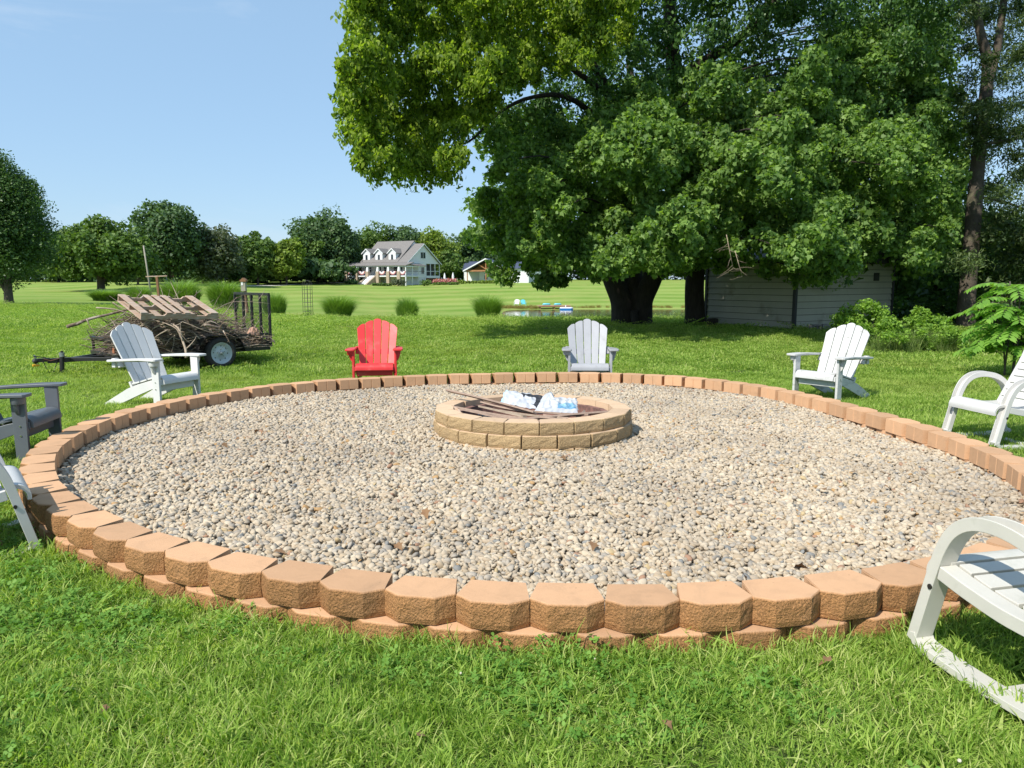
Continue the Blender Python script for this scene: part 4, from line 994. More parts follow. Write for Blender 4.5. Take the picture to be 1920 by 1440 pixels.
def clump_leaves(cl, per, size, up=0.6, flat=0.75, shell=0.5, jit=0.5, tier=0.0):
    """cl: (m,4) centre+radius -> leaf centres and normals spread through each clump"""
    m_ = len(cl); tot = m_ * per
    idx = np.repeat(np.arange(m_), per)
    D = rng.normal(size=(tot, 3)); D[:, 2] = D[:, 2] + 0.15; D /= np.linalg.norm(D, axis=1, keepdims=True)
    rr_ = (shell + (1 - shell) * rng.random(tot) ** .7)
    # uneven outline: each clump has its own lumpy radius
    lump = 1 + 0.22 * np.sin(D[:, 0] * 5 + cl[idx, 0] * 7) * np.cos(D[:, 2] * 4 + cl[idx, 1] * 3) + rng.normal(0, .06, tot)
    R_ = cl[idx, 3] * rr_ * lump
    C = cl[idx, :3] + D * R_[:, None] * np.array([1, 1, flat])
    N = D * (1 - up) + np.array([0, 0, up]) + rng.normal(0, jit, (tot, 3))
    return C, N, size * rng.uniform(.65, 1.25, tot)

def in_poly(px_, py_, poly):
    c = np.zeros(len(px_), bool); P = np.array(poly, float); j = len(P) - 1
    for i in range(len(P)):
        xi, yi = P[i]; xj, yj = P[j]
        c ^= ((yi > py_) != (yj > py_)) & (px_ < (xj - xi) * (py_ - yi) / (yj - yi + 1e-9) + xi); j = i
    return c
def wpts(px_, py_, Y_):
    v = (py_ - CY) / F; c, s = math.cos(PITCH), math.sin(PITCH); d = Y_ / (c - v * s)
    return np.stack([(px_ - CX) / F * d, Y_, CAMZ - d * (s + v * c)], 1)
def poly_clumps(poly, step, depth, rpx, seed, keep=1.0):
    r_ = np.random.default_rng(seed); P = np.array(poly)
    gx_, gy_ = np.meshgrid(np.arange(P[:, 0].min(), P[:, 0].max(), step), np.arange(P[:, 1].min(), P[:, 1].max(), step))
    gx_ = gx_.ravel() + r_.uniform(-.5, .5, gx_.size) * step; gy_ = gy_.ravel() + r_.uniform(-.5, .5, gy_.size) * step
    ok = in_poly(gx_, gy_, poly) & (r_.random(gx_.size) < keep); gx_, gy_ = gx_[ok], gy_[ok]
    Y_ = depth(gx_, gy_, r_); C = wpts(gx_, gy_, Y_); rad = rpx * r_.uniform(.7, 1.25, len(gx_)) * Y_ / F
    return np.concatenate([C, rad[:, None]], 1)

def limbs(mb, root, targets, r0, rs_, sides=7, sag=0.15, r1=0.02):
    for t_ in targets:
        t_ = Vector(t_); d = t_ - root; mid1 = root + d * .35 + Vector((rs_.gauss(0, .25), rs_.gauss(0, .25), d.length * sag)); mid2 = root + d * .7 + Vector((rs_.gauss(0, .25), rs_.gauss(0, .25), d.length * sag * .8))
        P = smooth_path([root, mid1, mid2, t_], 4); n = len(P)
        mb.tube(P, [r0 + (r1 - r0) * (i / (n - 1)) ** .7 for i in range(n)], sides, cap=False)

# ---- the big maple (trunk 1) with its low rounded front crown
mx, my = W(1186, 603, 27.5).x, 27.5
maple = empty('maple_tree', (mx, my, zz(mx, my)), 0, 'huge maple with thick forked dark trunk and low crown of rounded leafy boughs', 'tree')
def world_to(root, o): o.parent = root; o.matrix_parent_inverse = Matrix.Translation(-Vector(root.location)); return o
tb = MB(); g0 = Vector((mx, my, zz(mx, my) - .1))
def trunk_tube(pts, rad, n=16): tb.tube(smooth_path(pts, 4), [float(np.interp(i / (4 * (len(pts) - 1)), np.linspace(0, 1, len(rad)), rad)) for i in range(4 * (len(pts) - 1) + 1)], n, cap=False)
Wt = lambda px_, py_, dy=0: W(px_, py_, my + dy)
trunk_tube([Wt(1170, 612), Wt(1168, 585), Wt(1165, 560), Wt(1150, 525, .1), Wt(1130, 470, .3), Wt(1100, 380, .6), Wt(1080, 250, 1)], [.48, .43, .42, .38, .30, .22, .12])
trunk_tube([Wt(1200, 612), Wt(1202, 585), Wt(1205, 560), Wt(1222, 525, -.1), Wt(1240, 480, -.2), Wt(1265, 400, 0), Wt(1290, 250, .4)], [.48, .42, .40, .36, .30, .22, .12])
trunk_tube([Wt(1186, 612, .1), Wt(1186, 570, .1), Wt(1186, 540, .2), Wt(1190, 450, .6), Wt(1195, 300, 1), Wt(1180, 120, 1)], [.40, .38, .36, .30, .24, .12])
for a in range(7):
    an = a * .9 + .2; tb.tube([g0 + Vector((math.cos(an) * .35, math.sin(an) * .35, .55)), g0 + Vector((math.cos(an) * .60, math.sin(an) * .60, .16)), g0 + Vector((math.cos(an) * .95, math.sin(an) * .95, -.04))], [.17, .13, .06], 7)
world_to(maple, tb.build('trunk', m_bark, smooth=True))
P_front = [(905, 300), (940, 225), (1000, 215), (1060, 235), (1105, 260), (1150, 180), (1200, 150), (1250, 200), (1290, 215), (1330, 120), (1370, 110), (1400, 170), (1450, 180), (1500, 140), (1560, 60), (1620, 60), (1700, 20), (1760, 40),
           (1765, 120), (1790, 200), (1810, 300), (1800, 400), (1765, 470), (1740, 500), (1690, 470), (1640, 470), (1600, 510), (1560, 525), (1500, 500), (1465, 475), (1420, 465), (1370, 470), (1320, 475), (1290, 495), (1245, 500), (1180, 505), (1110, 505), (1060, 500), (1000, 470), (950, 455), (905, 400), (930, 350)]
def dep1(x_, y_, r_):
    q = ((x_ - 1300) / 560) ** 2 + ((y_ - 400) / 420) ** 2
    # ledges: boughs step back as they rise
    return 19.4 + 6.5 * np.clip(q, 0, 1.3) + 1.1 * np.sin(x_ / 41.0 + 1.6 * np.sin(y_ / 37)) + 0.9 * np.sin(y_ / 27.0 + 1.2 * np.sin(x_ / 60)) + 0.5 * np.sin(x_ / 17 + y_ / 13) + r_.uniform(-.6, .6, len(x_))
c1 = poly_clumps(P_front, 27, dep1, 24, 1, 0.93)
c2 = poly_clumps(P_front, 52, lambda x_, y_, r_: dep1(x_, y_, r_) + 2.6, 55, 2)
c3 = poly_clumps(P_front, 66, lambda x_, y_, r_: dep1(x_, y_, r_) + 5.0, 75, 3)
parts = [clump_leaves(c1, 250, .125, up=.5, flat=.95, shell=.35, jit=.55), clump_leaves(c2, 260, .17, up=.5), clump_leaves(c3, 120, .30, up=.3, shell=.1)]
me = leaf_mesh('crown', *[np.concatenate([p[i] for p in parts]) for i in range(3)], 'maple', droop=.5)
tag(world_to(maple, link_mesh('crown', me, L_maple)), kind='stuff')
# hanging skirt in shade on the left and under the crown
P_skirt = [(870, 410), (930, 340), (1000, 400), (1100, 470), (1240, 480), (1300, 490), (1290, 520), (1250, 500), (1160, 520), (1100, 520), (1060, 535), (1015, 545), (1000, 505), (965, 500), (940, 535), (915, 500), (880, 450)]
c4 = poly_clumps(P_skirt, 30, lambda x_, y_, r_: 24.5 + r_.uniform(-1.5, 3, len(x_)), 24, 4)
c5 = poly_clumps([(1270, 480), (1500, 480), (1510, 545), (1480, 520), (1420, 515), (1330, 500)], 32, lambda x_, y_, r_: 23.0 + r_.uniform(-1, .6, len(x_)), 24, 5)
c6 = poly_clumps([(1480, 440), (1640, 440), (1600, 505), (1560, 540), (1510, 530)], 30, lambda x_, y_, r_: 19.8 + r_.uniform(-.8, .8, len(x_)), 25, 6)
parts = [clump_leaves(c4, 300, .15, up=.4, jit=.7), clump_leaves(c5, 300, .15, up=.4, jit=.7), clump_leaves(c6, 420, .14, up=.5)]
me = leaf_mesh('low_boughs', *[np.concatenate([p[i] for p in parts]) for i in range(3)], 'maple', droop=.8)
tag(world_to(maple, link_mesh('low_boughs', me, L_maple)), kind='stuff')
# twigs and bare branch ends
tw = MB(); r7 = random.Random(5)
for a in range(110):
    i = r7.randrange(len(c1)); c = Vector(c1[i, :3]); s_ = Vector((c.x * .6 + mx * .4, c.y + 2.4, c.z + .3))
    tw.tube(smooth_path([s_, (s_ + c) / 2 + Vector((0, 0, .2)), c], 3), [.035, .03, .027, .024, .02, .012, .008], 5, cap=False)
world_to(maple, tw.build('twigs', m_bark, smooth=True))
dt = MB()
for (a, b, Y_, n_) in (((1362, 440), (1375, 505), 18.6, 9), ((1378, 470), (1392, 520), 18.7, 6), ((1485, 462), (1522, 468), 18.8, 2)):
    p0, p1 = W(*a, Y_), W(*b, Y_); dt.tube([p0, (p0 + p1) / 2, p1], [.009, .007, .004], 6)
    for k in range(n_):
        t_ = r7.uniform(.2, 1); dt.tube(twig_path(p0.lerp(p1, t_), (r7.gauss(0, 1), r7.gauss(0, .3), -.5), r7.uniform(.2, .5), 3, .3, r7), [.004, .0035, .003, .0015], 4)
world_to(maple, dt.build('dead_twigs', m_bark_pale, smooth=True))

# ---- second big tree (trunk 2): tall, overhanging at upper left, dark inside
sx, sy = W(1303, 604, 27.0).x, 27.0
shade = empty('shade_tree', (sx, sy, zz(sx, sy)), 0, 'tall old tree, straight dark trunk beside the shed, yellow-green boughs overhanging at upper left', 'tree')
tb = MB(); my = 27.0
trunk_tube([Wt(1303, 612), Wt(1303, 590), Wt(1302, 540), Wt(1305, 450, .3), Wt(1290, 300, .3), Wt(1262, 120, 0), Wt(1250, -150, 0)], [.42, .36, .34, .32, .30, .26, .18])
trunk_tube([Wt(1290, 330, .3), Wt(1180, 240, -1.5), Wt(1130, 150, -3), Wt(1075, 85, -4), Wt(960, 60, -4.6), Wt(840, 40, -5)], [.2, .16, .13, .10, .06, .03], 10)
trunk_tube([Wt(1150, 185, -2.5), Wt(1050, 115, -4), Wt(1010, 123, -4.6), Wt(940, 122, -5), Wt(850, 160, -5.4)], [.10, .08, .06, .045, .02], 9)
trunk_tube([Wt(1200, 290, -1), Wt(1080, 190, -3), Wt(1000, 182, -4), Wt(935, 212, -5), Wt(880, 265, -5.6), Wt(800, 290, -6)], [.12, .085, .06, .045, .03, .015], 9)
trunk_tube([Wt(1262, 150, 0), Wt(1400, 60, -1), Wt(1500, -60, -2)], [.2, .15, .08], 9)
world_to(shade, tb.build('trunk', m_bark, smooth=True))
P_over = [(650, -60), (655, 40), (680, 60), (655, 95), (640, 120), (645, 180), (645, 255), (670, 300), (695, 335), (725, 355), (750, 325), (800, 335), (850, 330), (870, 300), (885, 265), (905, 235), (920, 200), (960, 180), (1010, 150), (1060, 130), (1150, 110), (1180, 60), (1190, -60)]
def dep2(x_, y_, r_): return 18.3 + 2.5 * ((x_ - 640) / 500) + 0.7 * np.sin(x_ / 38) + .6 * np.sin(y_ / 27) + r_.uniform(-.7, .7, len(x_))
c1 = poly_clumps(P_over, 26, dep2, 22, 11, .95)
c2 = poly_clumps(P_over, 36, lambda x_, y_, r_: dep2(x_, y_, r_) + 2.0, 32, 12, .8)
parts = [clump_leaves(c1, 290, .12, up=.3, flat=1.15, shell=.2, jit=.9), clump_leaves(c2, 170, .16, up=.3, flat=1.0, shell=.2, jit=.9)]
me = leaf_mesh('overhanging_boughs', *[np.concatenate([p[i] for p in parts]) for i in range(3)], 'oval', droop=1.2)
tag(world_to(shade, link_mesh('overhanging_boughs', me, L_over)), kind='stuff')
P_in = [(900, 150), (960, 190), (905, 260), (1000, 260), (1120, 260), (1300, 300), (1500, 300), (1760, 300), (1770, 40), (1790, -60), (1150, -60), (1120, 80), (1000, 150)]
c3 = poly_clumps(P_in, 36, lambda x_, y_, r_: 25.5 + r_.uniform(-2.0, 2.5, len(x_)) , 34, 13, .93)
parts = [clump_leaves(c3, 300, .15, up=.35, jit=.7)]
# the rest of the crown above the frame, which shades the inside
cc = []
for k in range(110):
    X_ = rng.uniform(-4.0, 15); Y_ = rng.uniform(18.5, 33); Z_ = rng.uniform(10.2, 17)
    q = ((X_ - 6) / 10.5) ** 2 + ((Y_ - 26) / 8.5) ** 2 + ((Z_ - 10) / 7.5) ** 2
    if q < 1 and Z_ > 1.41 + (525 + 60) * Y_ / 1400 + 1.2: cc.append((X_, Y_, Z_, rng.uniform(1.1, 1.7)))
parts.append(clump_leaves(np.array(cc), 260, .36, up=.4, shell=.2))
me = leaf_mesh('crown', *[np.concatenate([p[i] for p in parts]) for i in range(3)], 'oval', droop=.6)
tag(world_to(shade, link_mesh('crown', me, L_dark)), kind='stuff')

# ---- tall thin tree at the right edge
my = 25.0; rx, ry = W(1812, 603, my).x, my
rt = empty('tall_tree', (rx, ry, zz(rx, ry)), 0, 'tall leaning tree with a bare mottled trunk near the right edge', 'tree')
tb = MB()
trunk_tube([Wt(1811, 612), Wt(1812, 570), Wt(1818, 500), Wt(1826, 400), Wt(1834, 300), Wt(1846, 200), Wt(1852, 120), Wt(1838, 60), Wt(1825, -20)], [.30, .27, .25, .235, .21, .2, .17, .13, .1], 14)
trunk_tube([Wt(1846, 180), Wt(1870, 90), Wt(1885, -20)], [.15, .12, .09], 10)
trunk_tube([Wt(1834, 285), Wt(1860, 268), Wt(1900, 262), Wt(1960, 240)], [.08, .06, .05, .03], 7)
trunk_tube([Wt(1840, 370), Wt(1880, 378), Wt(1930, 395)], [.05, .05, .03], 7)
world_to(rt, tb.build('trunk', mat('mottled bark', (0.12, 0.095, 0.07), (0.05, 0.04, 0.03), 3, 0.95, 12, .8, bdist=.04, c3=(0.16, 0.15, 0.09), s3=1.5), smooth=True))
P_r = [(1790, -60), (1805, 60), (1800, 150), (1790, 210), (1850, 215), (1872, 260), (1878, 320), (1850, 350), (1838, 400), (1800, 420), (1790, 500), (1860, 520), (2080, 500), (2080, -60)]
c1 = poly_clumps(P_r, 36, lambda x_, y_, r_: 24.5 + r_.uniform(-2, 2.5, len(x_)), 34, 21, .88)
c2 = poly_clumps([(1770, -60), (1790, 120), (1770, 200), (1770, 500), (2080, 500), (2080, -60)], 44, lambda x_, y_, r_: 28.0 + r_.uniform(-1, 3, len(x_)), 44, 22, .8)
c4 = poly_clumps([(1800, 200), (1880, 190), (1850, 300), (1815, 300)], 22, lambda x_, y_, r_: 24.2 + r_.uniform(-.3, .2, len(x_)), 20, 23, .8)
parts = [clump_leaves(c1, 330, .15, up=.3, flat=.7, shell=.1, jit=.8), clump_leaves(c2, 260, .19, up=.3, flat=.8, shell=.1, jit=.8), clump_leaves(c4, 200, .14, up=.4)]
me = leaf_mesh('crown', *[np.concatenate([p[i] for p in parts]) for i in range(3)], 'long', droop=.4)
tag(world_to(rt, link_mesh('crown', me, L_right)), kind='stuff')

# ---- dark wood behind, right of the shed
def woodmass(name, poly, Y0, Y1, step, rpx, per, size, m, label, cat, seed, keep=.95, kind='oval'):
    c = poly_clumps(poly, step, lambda x_, y_, r_: r_.uniform(Y0, Y1, len(x_)), rpx, seed, keep)
    C, N, s_ = clump_leaves(c, per, size, up=.4, shell=.2, jit=.7)
    return tag(link_mesh(name, leaf_mesh(name, C, N, s_, kind), m), label, cat, None, 'stuff')
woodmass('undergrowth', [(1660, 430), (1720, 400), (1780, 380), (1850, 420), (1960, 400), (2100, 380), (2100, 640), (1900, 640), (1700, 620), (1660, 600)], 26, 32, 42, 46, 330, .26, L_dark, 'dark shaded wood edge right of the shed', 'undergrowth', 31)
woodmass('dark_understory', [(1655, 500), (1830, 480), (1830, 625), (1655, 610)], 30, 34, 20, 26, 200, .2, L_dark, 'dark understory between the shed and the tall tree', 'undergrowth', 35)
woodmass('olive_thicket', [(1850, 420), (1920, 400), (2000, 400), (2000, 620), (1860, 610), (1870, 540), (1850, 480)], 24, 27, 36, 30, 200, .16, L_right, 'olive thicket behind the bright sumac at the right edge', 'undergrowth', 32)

# ---- shrubs and weeds in front of the wood
def shrub(px_, Yv, wpx, top_px, label, m=L_shrub, n=2600, size=.085, kind='oval', name='bush', seed=0):
    c = W(px_, 600, Yv); zg = zz(c.x, c.y); hh = CAMZ - (top_px - YH) * Yv / F - zg; wd = wpx * Yv / F
    root = empty(name, (c.x, c.y, zg), 0, label, 'bush'); rs_ = np.random.default_rng(seed + 100); cl = []
    for k in range(26):
        a = rs_.uniform(0, 6.28); r_ = wd / 2 * .8 * math.sqrt(rs_.random()); z_ = hh * rs_.uniform(.15, .82) * (1 - .45 * (r_ / (wd / 2)) ** 2)
        cl.append((r_ * math.cos(a), r_ * math.sin(a) * .7, z_, hh * rs_.uniform(.14, .24)))
    C, N, s_ = clump_leaves(np.array(cl), n // 26, size, up=.55, shell=.3, jit=.6)
    C[:, 2] = np.maximum(C[:, 2], .02)
    o = link_mesh('foliage', leaf_mesh('foliage', C, N, s_, kind), m, root); tag(o, kind='stuff')
    mb = MB(); r8 = random.Random(seed)
    for k in range(14):
        t_ = cl[k]; mb.tube(smooth_path([(r8.gauss(0, .06), r8.gauss(0, .06), 0), (t_[0] * .5, t_[1] * .5, t_[2] * .6), t_[:3]], 3), [.012, .011, .01, .008, .007, .005, .003], 5, cap=False)
    mb.build('stems', m_bark_far, root, smooth=True)
    return root
shrub(1625, 19.0, 110, 552, 'bright green bush against the right part of the shed wall', n=5200, seed=1)
shrub(1660, 17.6, 120, 585, 'low rounded bush directly right of the worn white chair', n=4500, seed=2, size=.075)
shrub(1730, 18.6, 130, 566, 'bright green bush between the shed corner and the tall tree', n=5200, seed=3)
shrub(1790, 18.0, 100, 600, 'low scrubby bush in front of the tall tree trunk', n=3800, seed=4, size=.07)
shrub(1590, 19.6, 60, 566, 'leftmost bright bush, below the shed siding', n=2400, seed=5)
shrub(1850, 17.6, 110, 596, 'low scrubby bush between the tall tree and the sumac', n=3800, seed=6, size=.07)
woodmass('low_weeds', [(1640, 628), (1700, 620), (1800, 622), (1900, 625), (1960, 640), (1960, 668), (1850, 656), (1760, 655), (1660, 645)], 16.2, 17.2, 14, 13, 90, .07, L_shrub, 'low weeds along the front of the bushes', 'weeds', 33, kind='oval')
def grass_tuft_mesh(name, n, h, rad, wd, lean=.5, segs=4, curve=1.0, dome=0.0):
    """n curved blades; returns mesh"""
    a = rng.uniform(0, 6.28, n); r0 = rad * np.sqrt(rng.random(n)) ; bx_ = r0 * np.cos(a); by_ = r0 * np.sin(a)
    hh = h * rng.uniform(.5, 1.1, n) * (1 - dome * (r0 / rad) ** 2.2); a2 = a + rng.normal(0, .9, n) if lean > .3 else rng.uniform(0, 6.28, n)
    ln = hh * lean * rng.uniform(.3, 1.3, n); V = []; wa = rng.uniform(0, 6.28, n) * .0 + a2 + 1.57 + rng.normal(0, .5, n)
    for k in range(segs + 1):
        t_ = k / segs; out = ln * t_ ** (1 + curve); z_ = hh * (t_ - .28 * lean * curve * t_ ** 3)
        x_ = bx_ + np.cos(a2) * out; y_ = by_ + np.sin(a2) * out; wk = wd * (1 - t_ ** 2 * .92) * .5
        V.append(np.stack([x_ - np.cos(wa) * wk, y_ - np.sin(wa) * wk, z_], 1)); V.append(np.stack([x_ + np.cos(wa) * wk, y_ + np.sin(wa) * wk, z_], 1))
    V = np.stack(V, 1).reshape(-1, 3); st_ = 2 * (segs + 1); base = np.arange(n)[:, None] * st_
    Fq = np.concatenate([base + np.array([[2 * k, 2 * k + 1, 2 * k + 3, 2 * k + 2]]) for k in range(segs)])
    return np_mesh(name, V, Fq, {'rnd': np.repeat(rng.random(n), st_)}, smooth=True)
tg = []
for i in range(3):
    me = grass_tuft_mesh('tall_blades', 70, .55, .16, .009, .7); me.materials.append(L_weed); tg.append(bpy.data.objects.new('tall_blades', me))
n = 130; px_ = rng.uniform(1640, 1960, n); Yv = rng.uniform(16.3, 18.2, n); X_ = (px_ - CX) / F * Yv
scatter('tall_grass', np.stack([X_, Yv, zt(X_, Yv)], 1), np.stack([np.zeros(n), np.zeros(n), rng.uniform(0, 6.28, n)], 1), np.repeat(rng.uniform(.5, 1.2, n)[:, None], 3, 1), rng.integers(0, 3, n), tg, label='unmown tall grass along the foot of the bushes', cat='tall grass')

# ---- sumac (pinnate leaves) at the right edge
c = W(1948, 640, 12.0); sm = empty('sumac', (c.x, c.y, zz(c.x, c.y)), 0, 'bright sumac with long pinnate leaves at the right edge', 'shrub')
stems = MB(); LC = []; LN = []; LS = []; r9 = random.Random(8); LV = []; LRn = []
def frond(p, d, L):
    pts = [Vector(p)]; d = Vector(d).normalized(); n_ = 12
    for i in range(n_): d = (d + Vector((0, 0, -.11))).normalized(); pts.append(pts[-1] + d * L / n_)
    stems.tube(pts, [.005 - .0003 * i for i in range(n_ + 1)], 4, cap=False)
    for i in range(2, n_ + 1):
        t_ = (pts[i] - pts[i - 1]).normalized(); sd_ = t_.cross(Vector((0, 0, 1))).normalized()
        for s_ in (1, -1):
            dd = (sd_ * s_ + t_ * .45 + Vector((0, 0, -.25 + r9.gauss(0, .12)))).normalized(); ln = .175 * (1 - .5 * abs(i / n_ - .45)); wv = t_.cross(dd).cross(dd).normalized()
            a_ = pts[i]; r_ = r9.random()
            LV.append([a_, a_ + dd * ln * .35 + wv * .032, a_ + dd * ln * .7 + wv * .024 + Vector((0, 0, -.008)), a_ + dd * ln + Vector((0, 0, -.03)), a_ + dd * ln * .7 - wv * .024 + Vector((0, 0, -.008)), a_ + dd * ln * .35 - wv * .032]); LRn.append(r_)
for k in range(6):
    b0 = Vector((r9.uniform(-.5, .35), r9.uniform(-.3, .3), 0)); top = b0 + Vector((r9.uniform(-.25, .1), r9.uniform(-.1, .1), r9.uniform(.95, 1.6)))
    stems.tube(smooth_path([b0, (b0 + top) / 2 + Vector((.04, 0, 0)), top], 4), [.014] * 4 + [.011] * 5, 6)
    for f_ in range(14):
        a = f_ * 2.4 + k; h_ = r9.uniform(.3, 1.0); frond(b0.lerp(top, h_), (math.cos(a), math.sin(a), .75), r9.uniform(.5, .78))
V = np.array([[tuple(q) for q in l] for l in LV]).reshape(-1, 3)
tag(link_mesh('foliage', np_mesh('foliage', V, np.arange(len(V)).reshape(-1, 6), {'rnd': np.repeat(np.array(LRn), 6)}), L_sumac, sm), kind='stuff')
stems.build('stems', m_bark_far, sm, smooth=True)

# ------------------------------------------------------------------ ornamental grass clumps
og = grass_tuft_mesh('ornamental_blades', 4200, 1.0, .36, .014, .42, 5, 1.4, dome=.48)
og.materials.append(L_orn)
og2 = grass_tuft_mesh('ornamental_blades', 3600, 1.08, .33, .014, .55, 5, 1.6, dome=.35); og2.materials.append(L_orn)
ogl = [(265, 62, 1.25, 2.1, 'low ornamental grass clump left of the clothesline post'), (203, 66, .95, 2.9, 'farthest left ornamental grass clump, beyond the tangle of brush'),
       (343, 58, 1.75, 3.5, 'tall ornamental grass clump beside the clothesline post'), (425, 56, 1.95, 2.7, 'widest ornamental grass clump, left of the birdhouse post'),
       (518, 50, 1.45, 1.7, 'ornamental grass clump directly right of the ramp gate'), (636, 47, 1.35, 2.15, 'wide boxy ornamental grass clump between the trellis and the red chair'),
       (765, 48, 1.4, 1.55, 'round ornamental grass clump right of the red chair, below the house'), (915, 45.5, 1.5, 1.85, 'dark ornamental grass clump nearest the pond')]
for i, (px_, Yv, h_, wd, lb) in enumerate(ogl):
    X_ = (px_ - CX) / F * Yv; root = empty('ornamental_grass', (X_, Yv, zz(X_, Yv) - .03), 0, lb, 'ornamental grass', 'ornamental grass clumps across the lawn')
    o = share('blades', [og, og2][i % 2], root, (0, 0, 0), (R(3 * math.sin(i * 2.3)), R(3 * math.cos(i * 1.7)), i * 1.1), (wd / .98, wd / .98, h_ * 1.36)); tag(o, kind='stuff')

# ------------------------------------------------------------------ posts, pole, trellis
def at(px_, Yv): X_ = (px_ - CX) / F * Yv; return (X_, Yv, zz(X_, Yv))
p = at(303, 45); cl_ = empty('clothesline_post', p, R(0), 'brown T-shaped wooden clothesline post beyond the pallet', 'post')
MB().box((-.03, 0, .95), (.13, .13, 1.95), Matrix.Rotation(R(-2), 3, 'Y')).build('post', m_post, cl_, .01)
MB().beam((-.72, 0, 1.93), (.55, 0, 1.97), .10, .06).build('crossbar', m_pallet, cl_, .008)
for x_ in (-.68, .5): MB().tube([(x_, 0, 1.96), (x_, 0, 1.85)], .015, 6).build('hook', m_galv, cl_)
p = at(289, 64); po = empty('pole', p, 0, 'thin grey pole leaning slightly left behind the clothesline post', 'pole'); hz_ = CAMZ - (462 - YH) * 64 / F - p[2]
MB().tube([(0, 0, 0), (-.2, 0, hz_ * .5), (-.42, 0, hz_)], [.085, .075, .06], 8).build('shaft', m_pole, po, smooth=True)
p = at(464, 40); bh = empty('birdhouse_post', p, 0, 'brown post carrying a small birdhouse with a pale top, behind the ramp gate', 'birdhouse')
MB().box((0, 0, .95), (.14, .14, 1.9), Matrix.Rotation(R(-3), 3, 'Y')).build('post', m_post, bh, .01)
MB().box((-.07, -.02, 1.62), (.24, .22, .5)).build('house', m_pole, bh, .01)
MB().prism([(-.22, 1.87), (.1, 1.87), (.1, 1.95), (-.06, 2.08), (-.22, 1.95)], lambda a, b, sd: Vector((a, -.18 + .34 * sd, b))).build('roof', m_post, bh, .005)
MB().box((-.115, -.14, 1.83), (.10, .02, .30)).build('plate', m_hwhite, bh, .005)
p = at(579, 42); tre = empty('trellis', p, 0, 'dark wire arched trellis with a small climbing plant at its foot', 'trellis')
TH = CAMZ - (524 - YH) * 42 / F - p[2]
for (x_, y_) in ((-.22, -.2), (.22, -.2), (-.22, .2), (.22, .2)): MB().tube([(x_, y_, 0), (x_, y_, TH * .86)], .014, 6).build('upright', m_iron, tre)
for y_ in (-.2, .2): MB().tube([(.22 * math.cos(a), y_, TH * .86 + .26 * math.sin(a)) for a in np.linspace(0, math.pi, 11)], .013, 6, cap=False).build('arch', m_iron, tre)
MB().tube([(0, 0, 0), (0, 0, TH * .92)], .02, 6).build('centre_pole', m_iron, tre)
for k in range(8):
    z_ = .2 + k * (TH * .86 - .2) / 7
    for y_ in (-.2, .2): MB().tube([(-.22, y_, z_), (.22, y_, z_)], .009, 5).build('rung', m_iron, tre)
C, N, s_ = clump_leaves(np.array([(-.1, -.1, .2, .25), (.15, 0, .25, .25), (0, .1, .4, .2)]), 90, .07); tag(link_mesh('climber', leaf_mesh('climber', C, N, s_, 'oval'), L_shrub, tre), kind='stuff')

# ------------------------------------------------------------------ far house
HA = R(28); hp = W(763, 530, 162)
HG = 0.15
house = empty('farmhouse', (hp.x, 162, HG), 0, 'white house with three dormers and a wraparound porch on the far rise', 'house')
# local frame: x runs along the front towards the far left end, y into the house
hu = Vector((-math.cos(HA), math.sin(HA), 0)); hw_ = Vector((math.sin(HA), math.cos(HA), 0))
house.matrix_world = Matrix.Translation((hp.x, 162, HG)) @ Matrix(((hu.x, hw_.x, 0), (hu.y, hw_.y, 0), (0, 0, 1))).to_4x4()
HL, HD = 12.2, 12.8; FL = 2.2; EV = 5.0; RG = 9.3; RM = 6.2; PD = 2.5
def hb(nm, lo, hi, m, parent=None, bev=0): 
    return MB().box([(a + b) / 2 for a, b in zip(lo, hi)], [abs(b - a) for a, b in zip(lo, hi)]).build(nm, m, parent or house, bev)
hb('basement_wall', (0.02, 0.02, -.5), (HL, 7.2, FL), m_hwhite); hb('wall', (0, 0, FL), (HL, 7.2, EV), m_hwhite)
hb('brick_wall', (0.4, 7.2, -.5), (HL, HD - .2, FL - .5), m_brick); hb('porch_floor_back', (-.05, 7.2, FL - .5), (HL, HD, FL + .02), m_hwhite)
hb('screen_back', (1.2, 7.3, FL + .02), (HL, HD - .6, EV - .2), m_screen)
for y_ in (7.35, 9.1, 10.9, HD - .1): hb('screen_post', (-.02, y_ - .07, FL + .02), (.12, y_ + .07, EV - .1), m_hwhite)
hb('screen_rail', (0, 7.3, FL + .95), (.06, HD, FL + 1.05), m_hwhite)
# gable wall of the right end (upper triangle)
MB().prism([(-.0, EV - .15), (HD, EV - .15), (RM, RG - .25)], lambda a, b, sd: Vector((0.03 + .25 * sd, a, b))).build('gable_wall', m_hwhite, house)
MB().prism([(1.2, EV + .3), (HD - 1, EV + .3), (RM, RG + .35)], lambda a, b, sd: Vector((2.3 + .25 * sd, a, b))).build('gable_wall', m_hwhite, house)
MB().prism([(0, EV), (HD - .5, EV), (RM, RG)], lambda a, b, sd: Vector((HL - .3 + .25 * sd, a, b))).build('gable_wall', m_hwhite, house)
def roofslab(y0, z0, y1, z1, x0, x1, nm='roof', m=m_hroof, th=.16, parent=None):
    return MB().prism([(y0, z0), (y1, z1), (y1, z1 + th), (y0, z0 + th)], lambda a, b, sd: Vector((x0 + (x1 - x0) * sd, a, b))).build(nm, m, parent or house)
roofslab(-.25, EV - .1, RM, RG - .2, -.35, 2.35, 'roof'); roofslab(HD + .35, EV - .3, RM, RG - .2, -.35, 2.35, 'roof')
roofslab(-.25, EV - .06, RM, RG + .45, 2.25, HL + .3, 'roof'); roofslab(HD + .1, EV, RM, RG + .45, 2.25, HL + .3, 'roof')
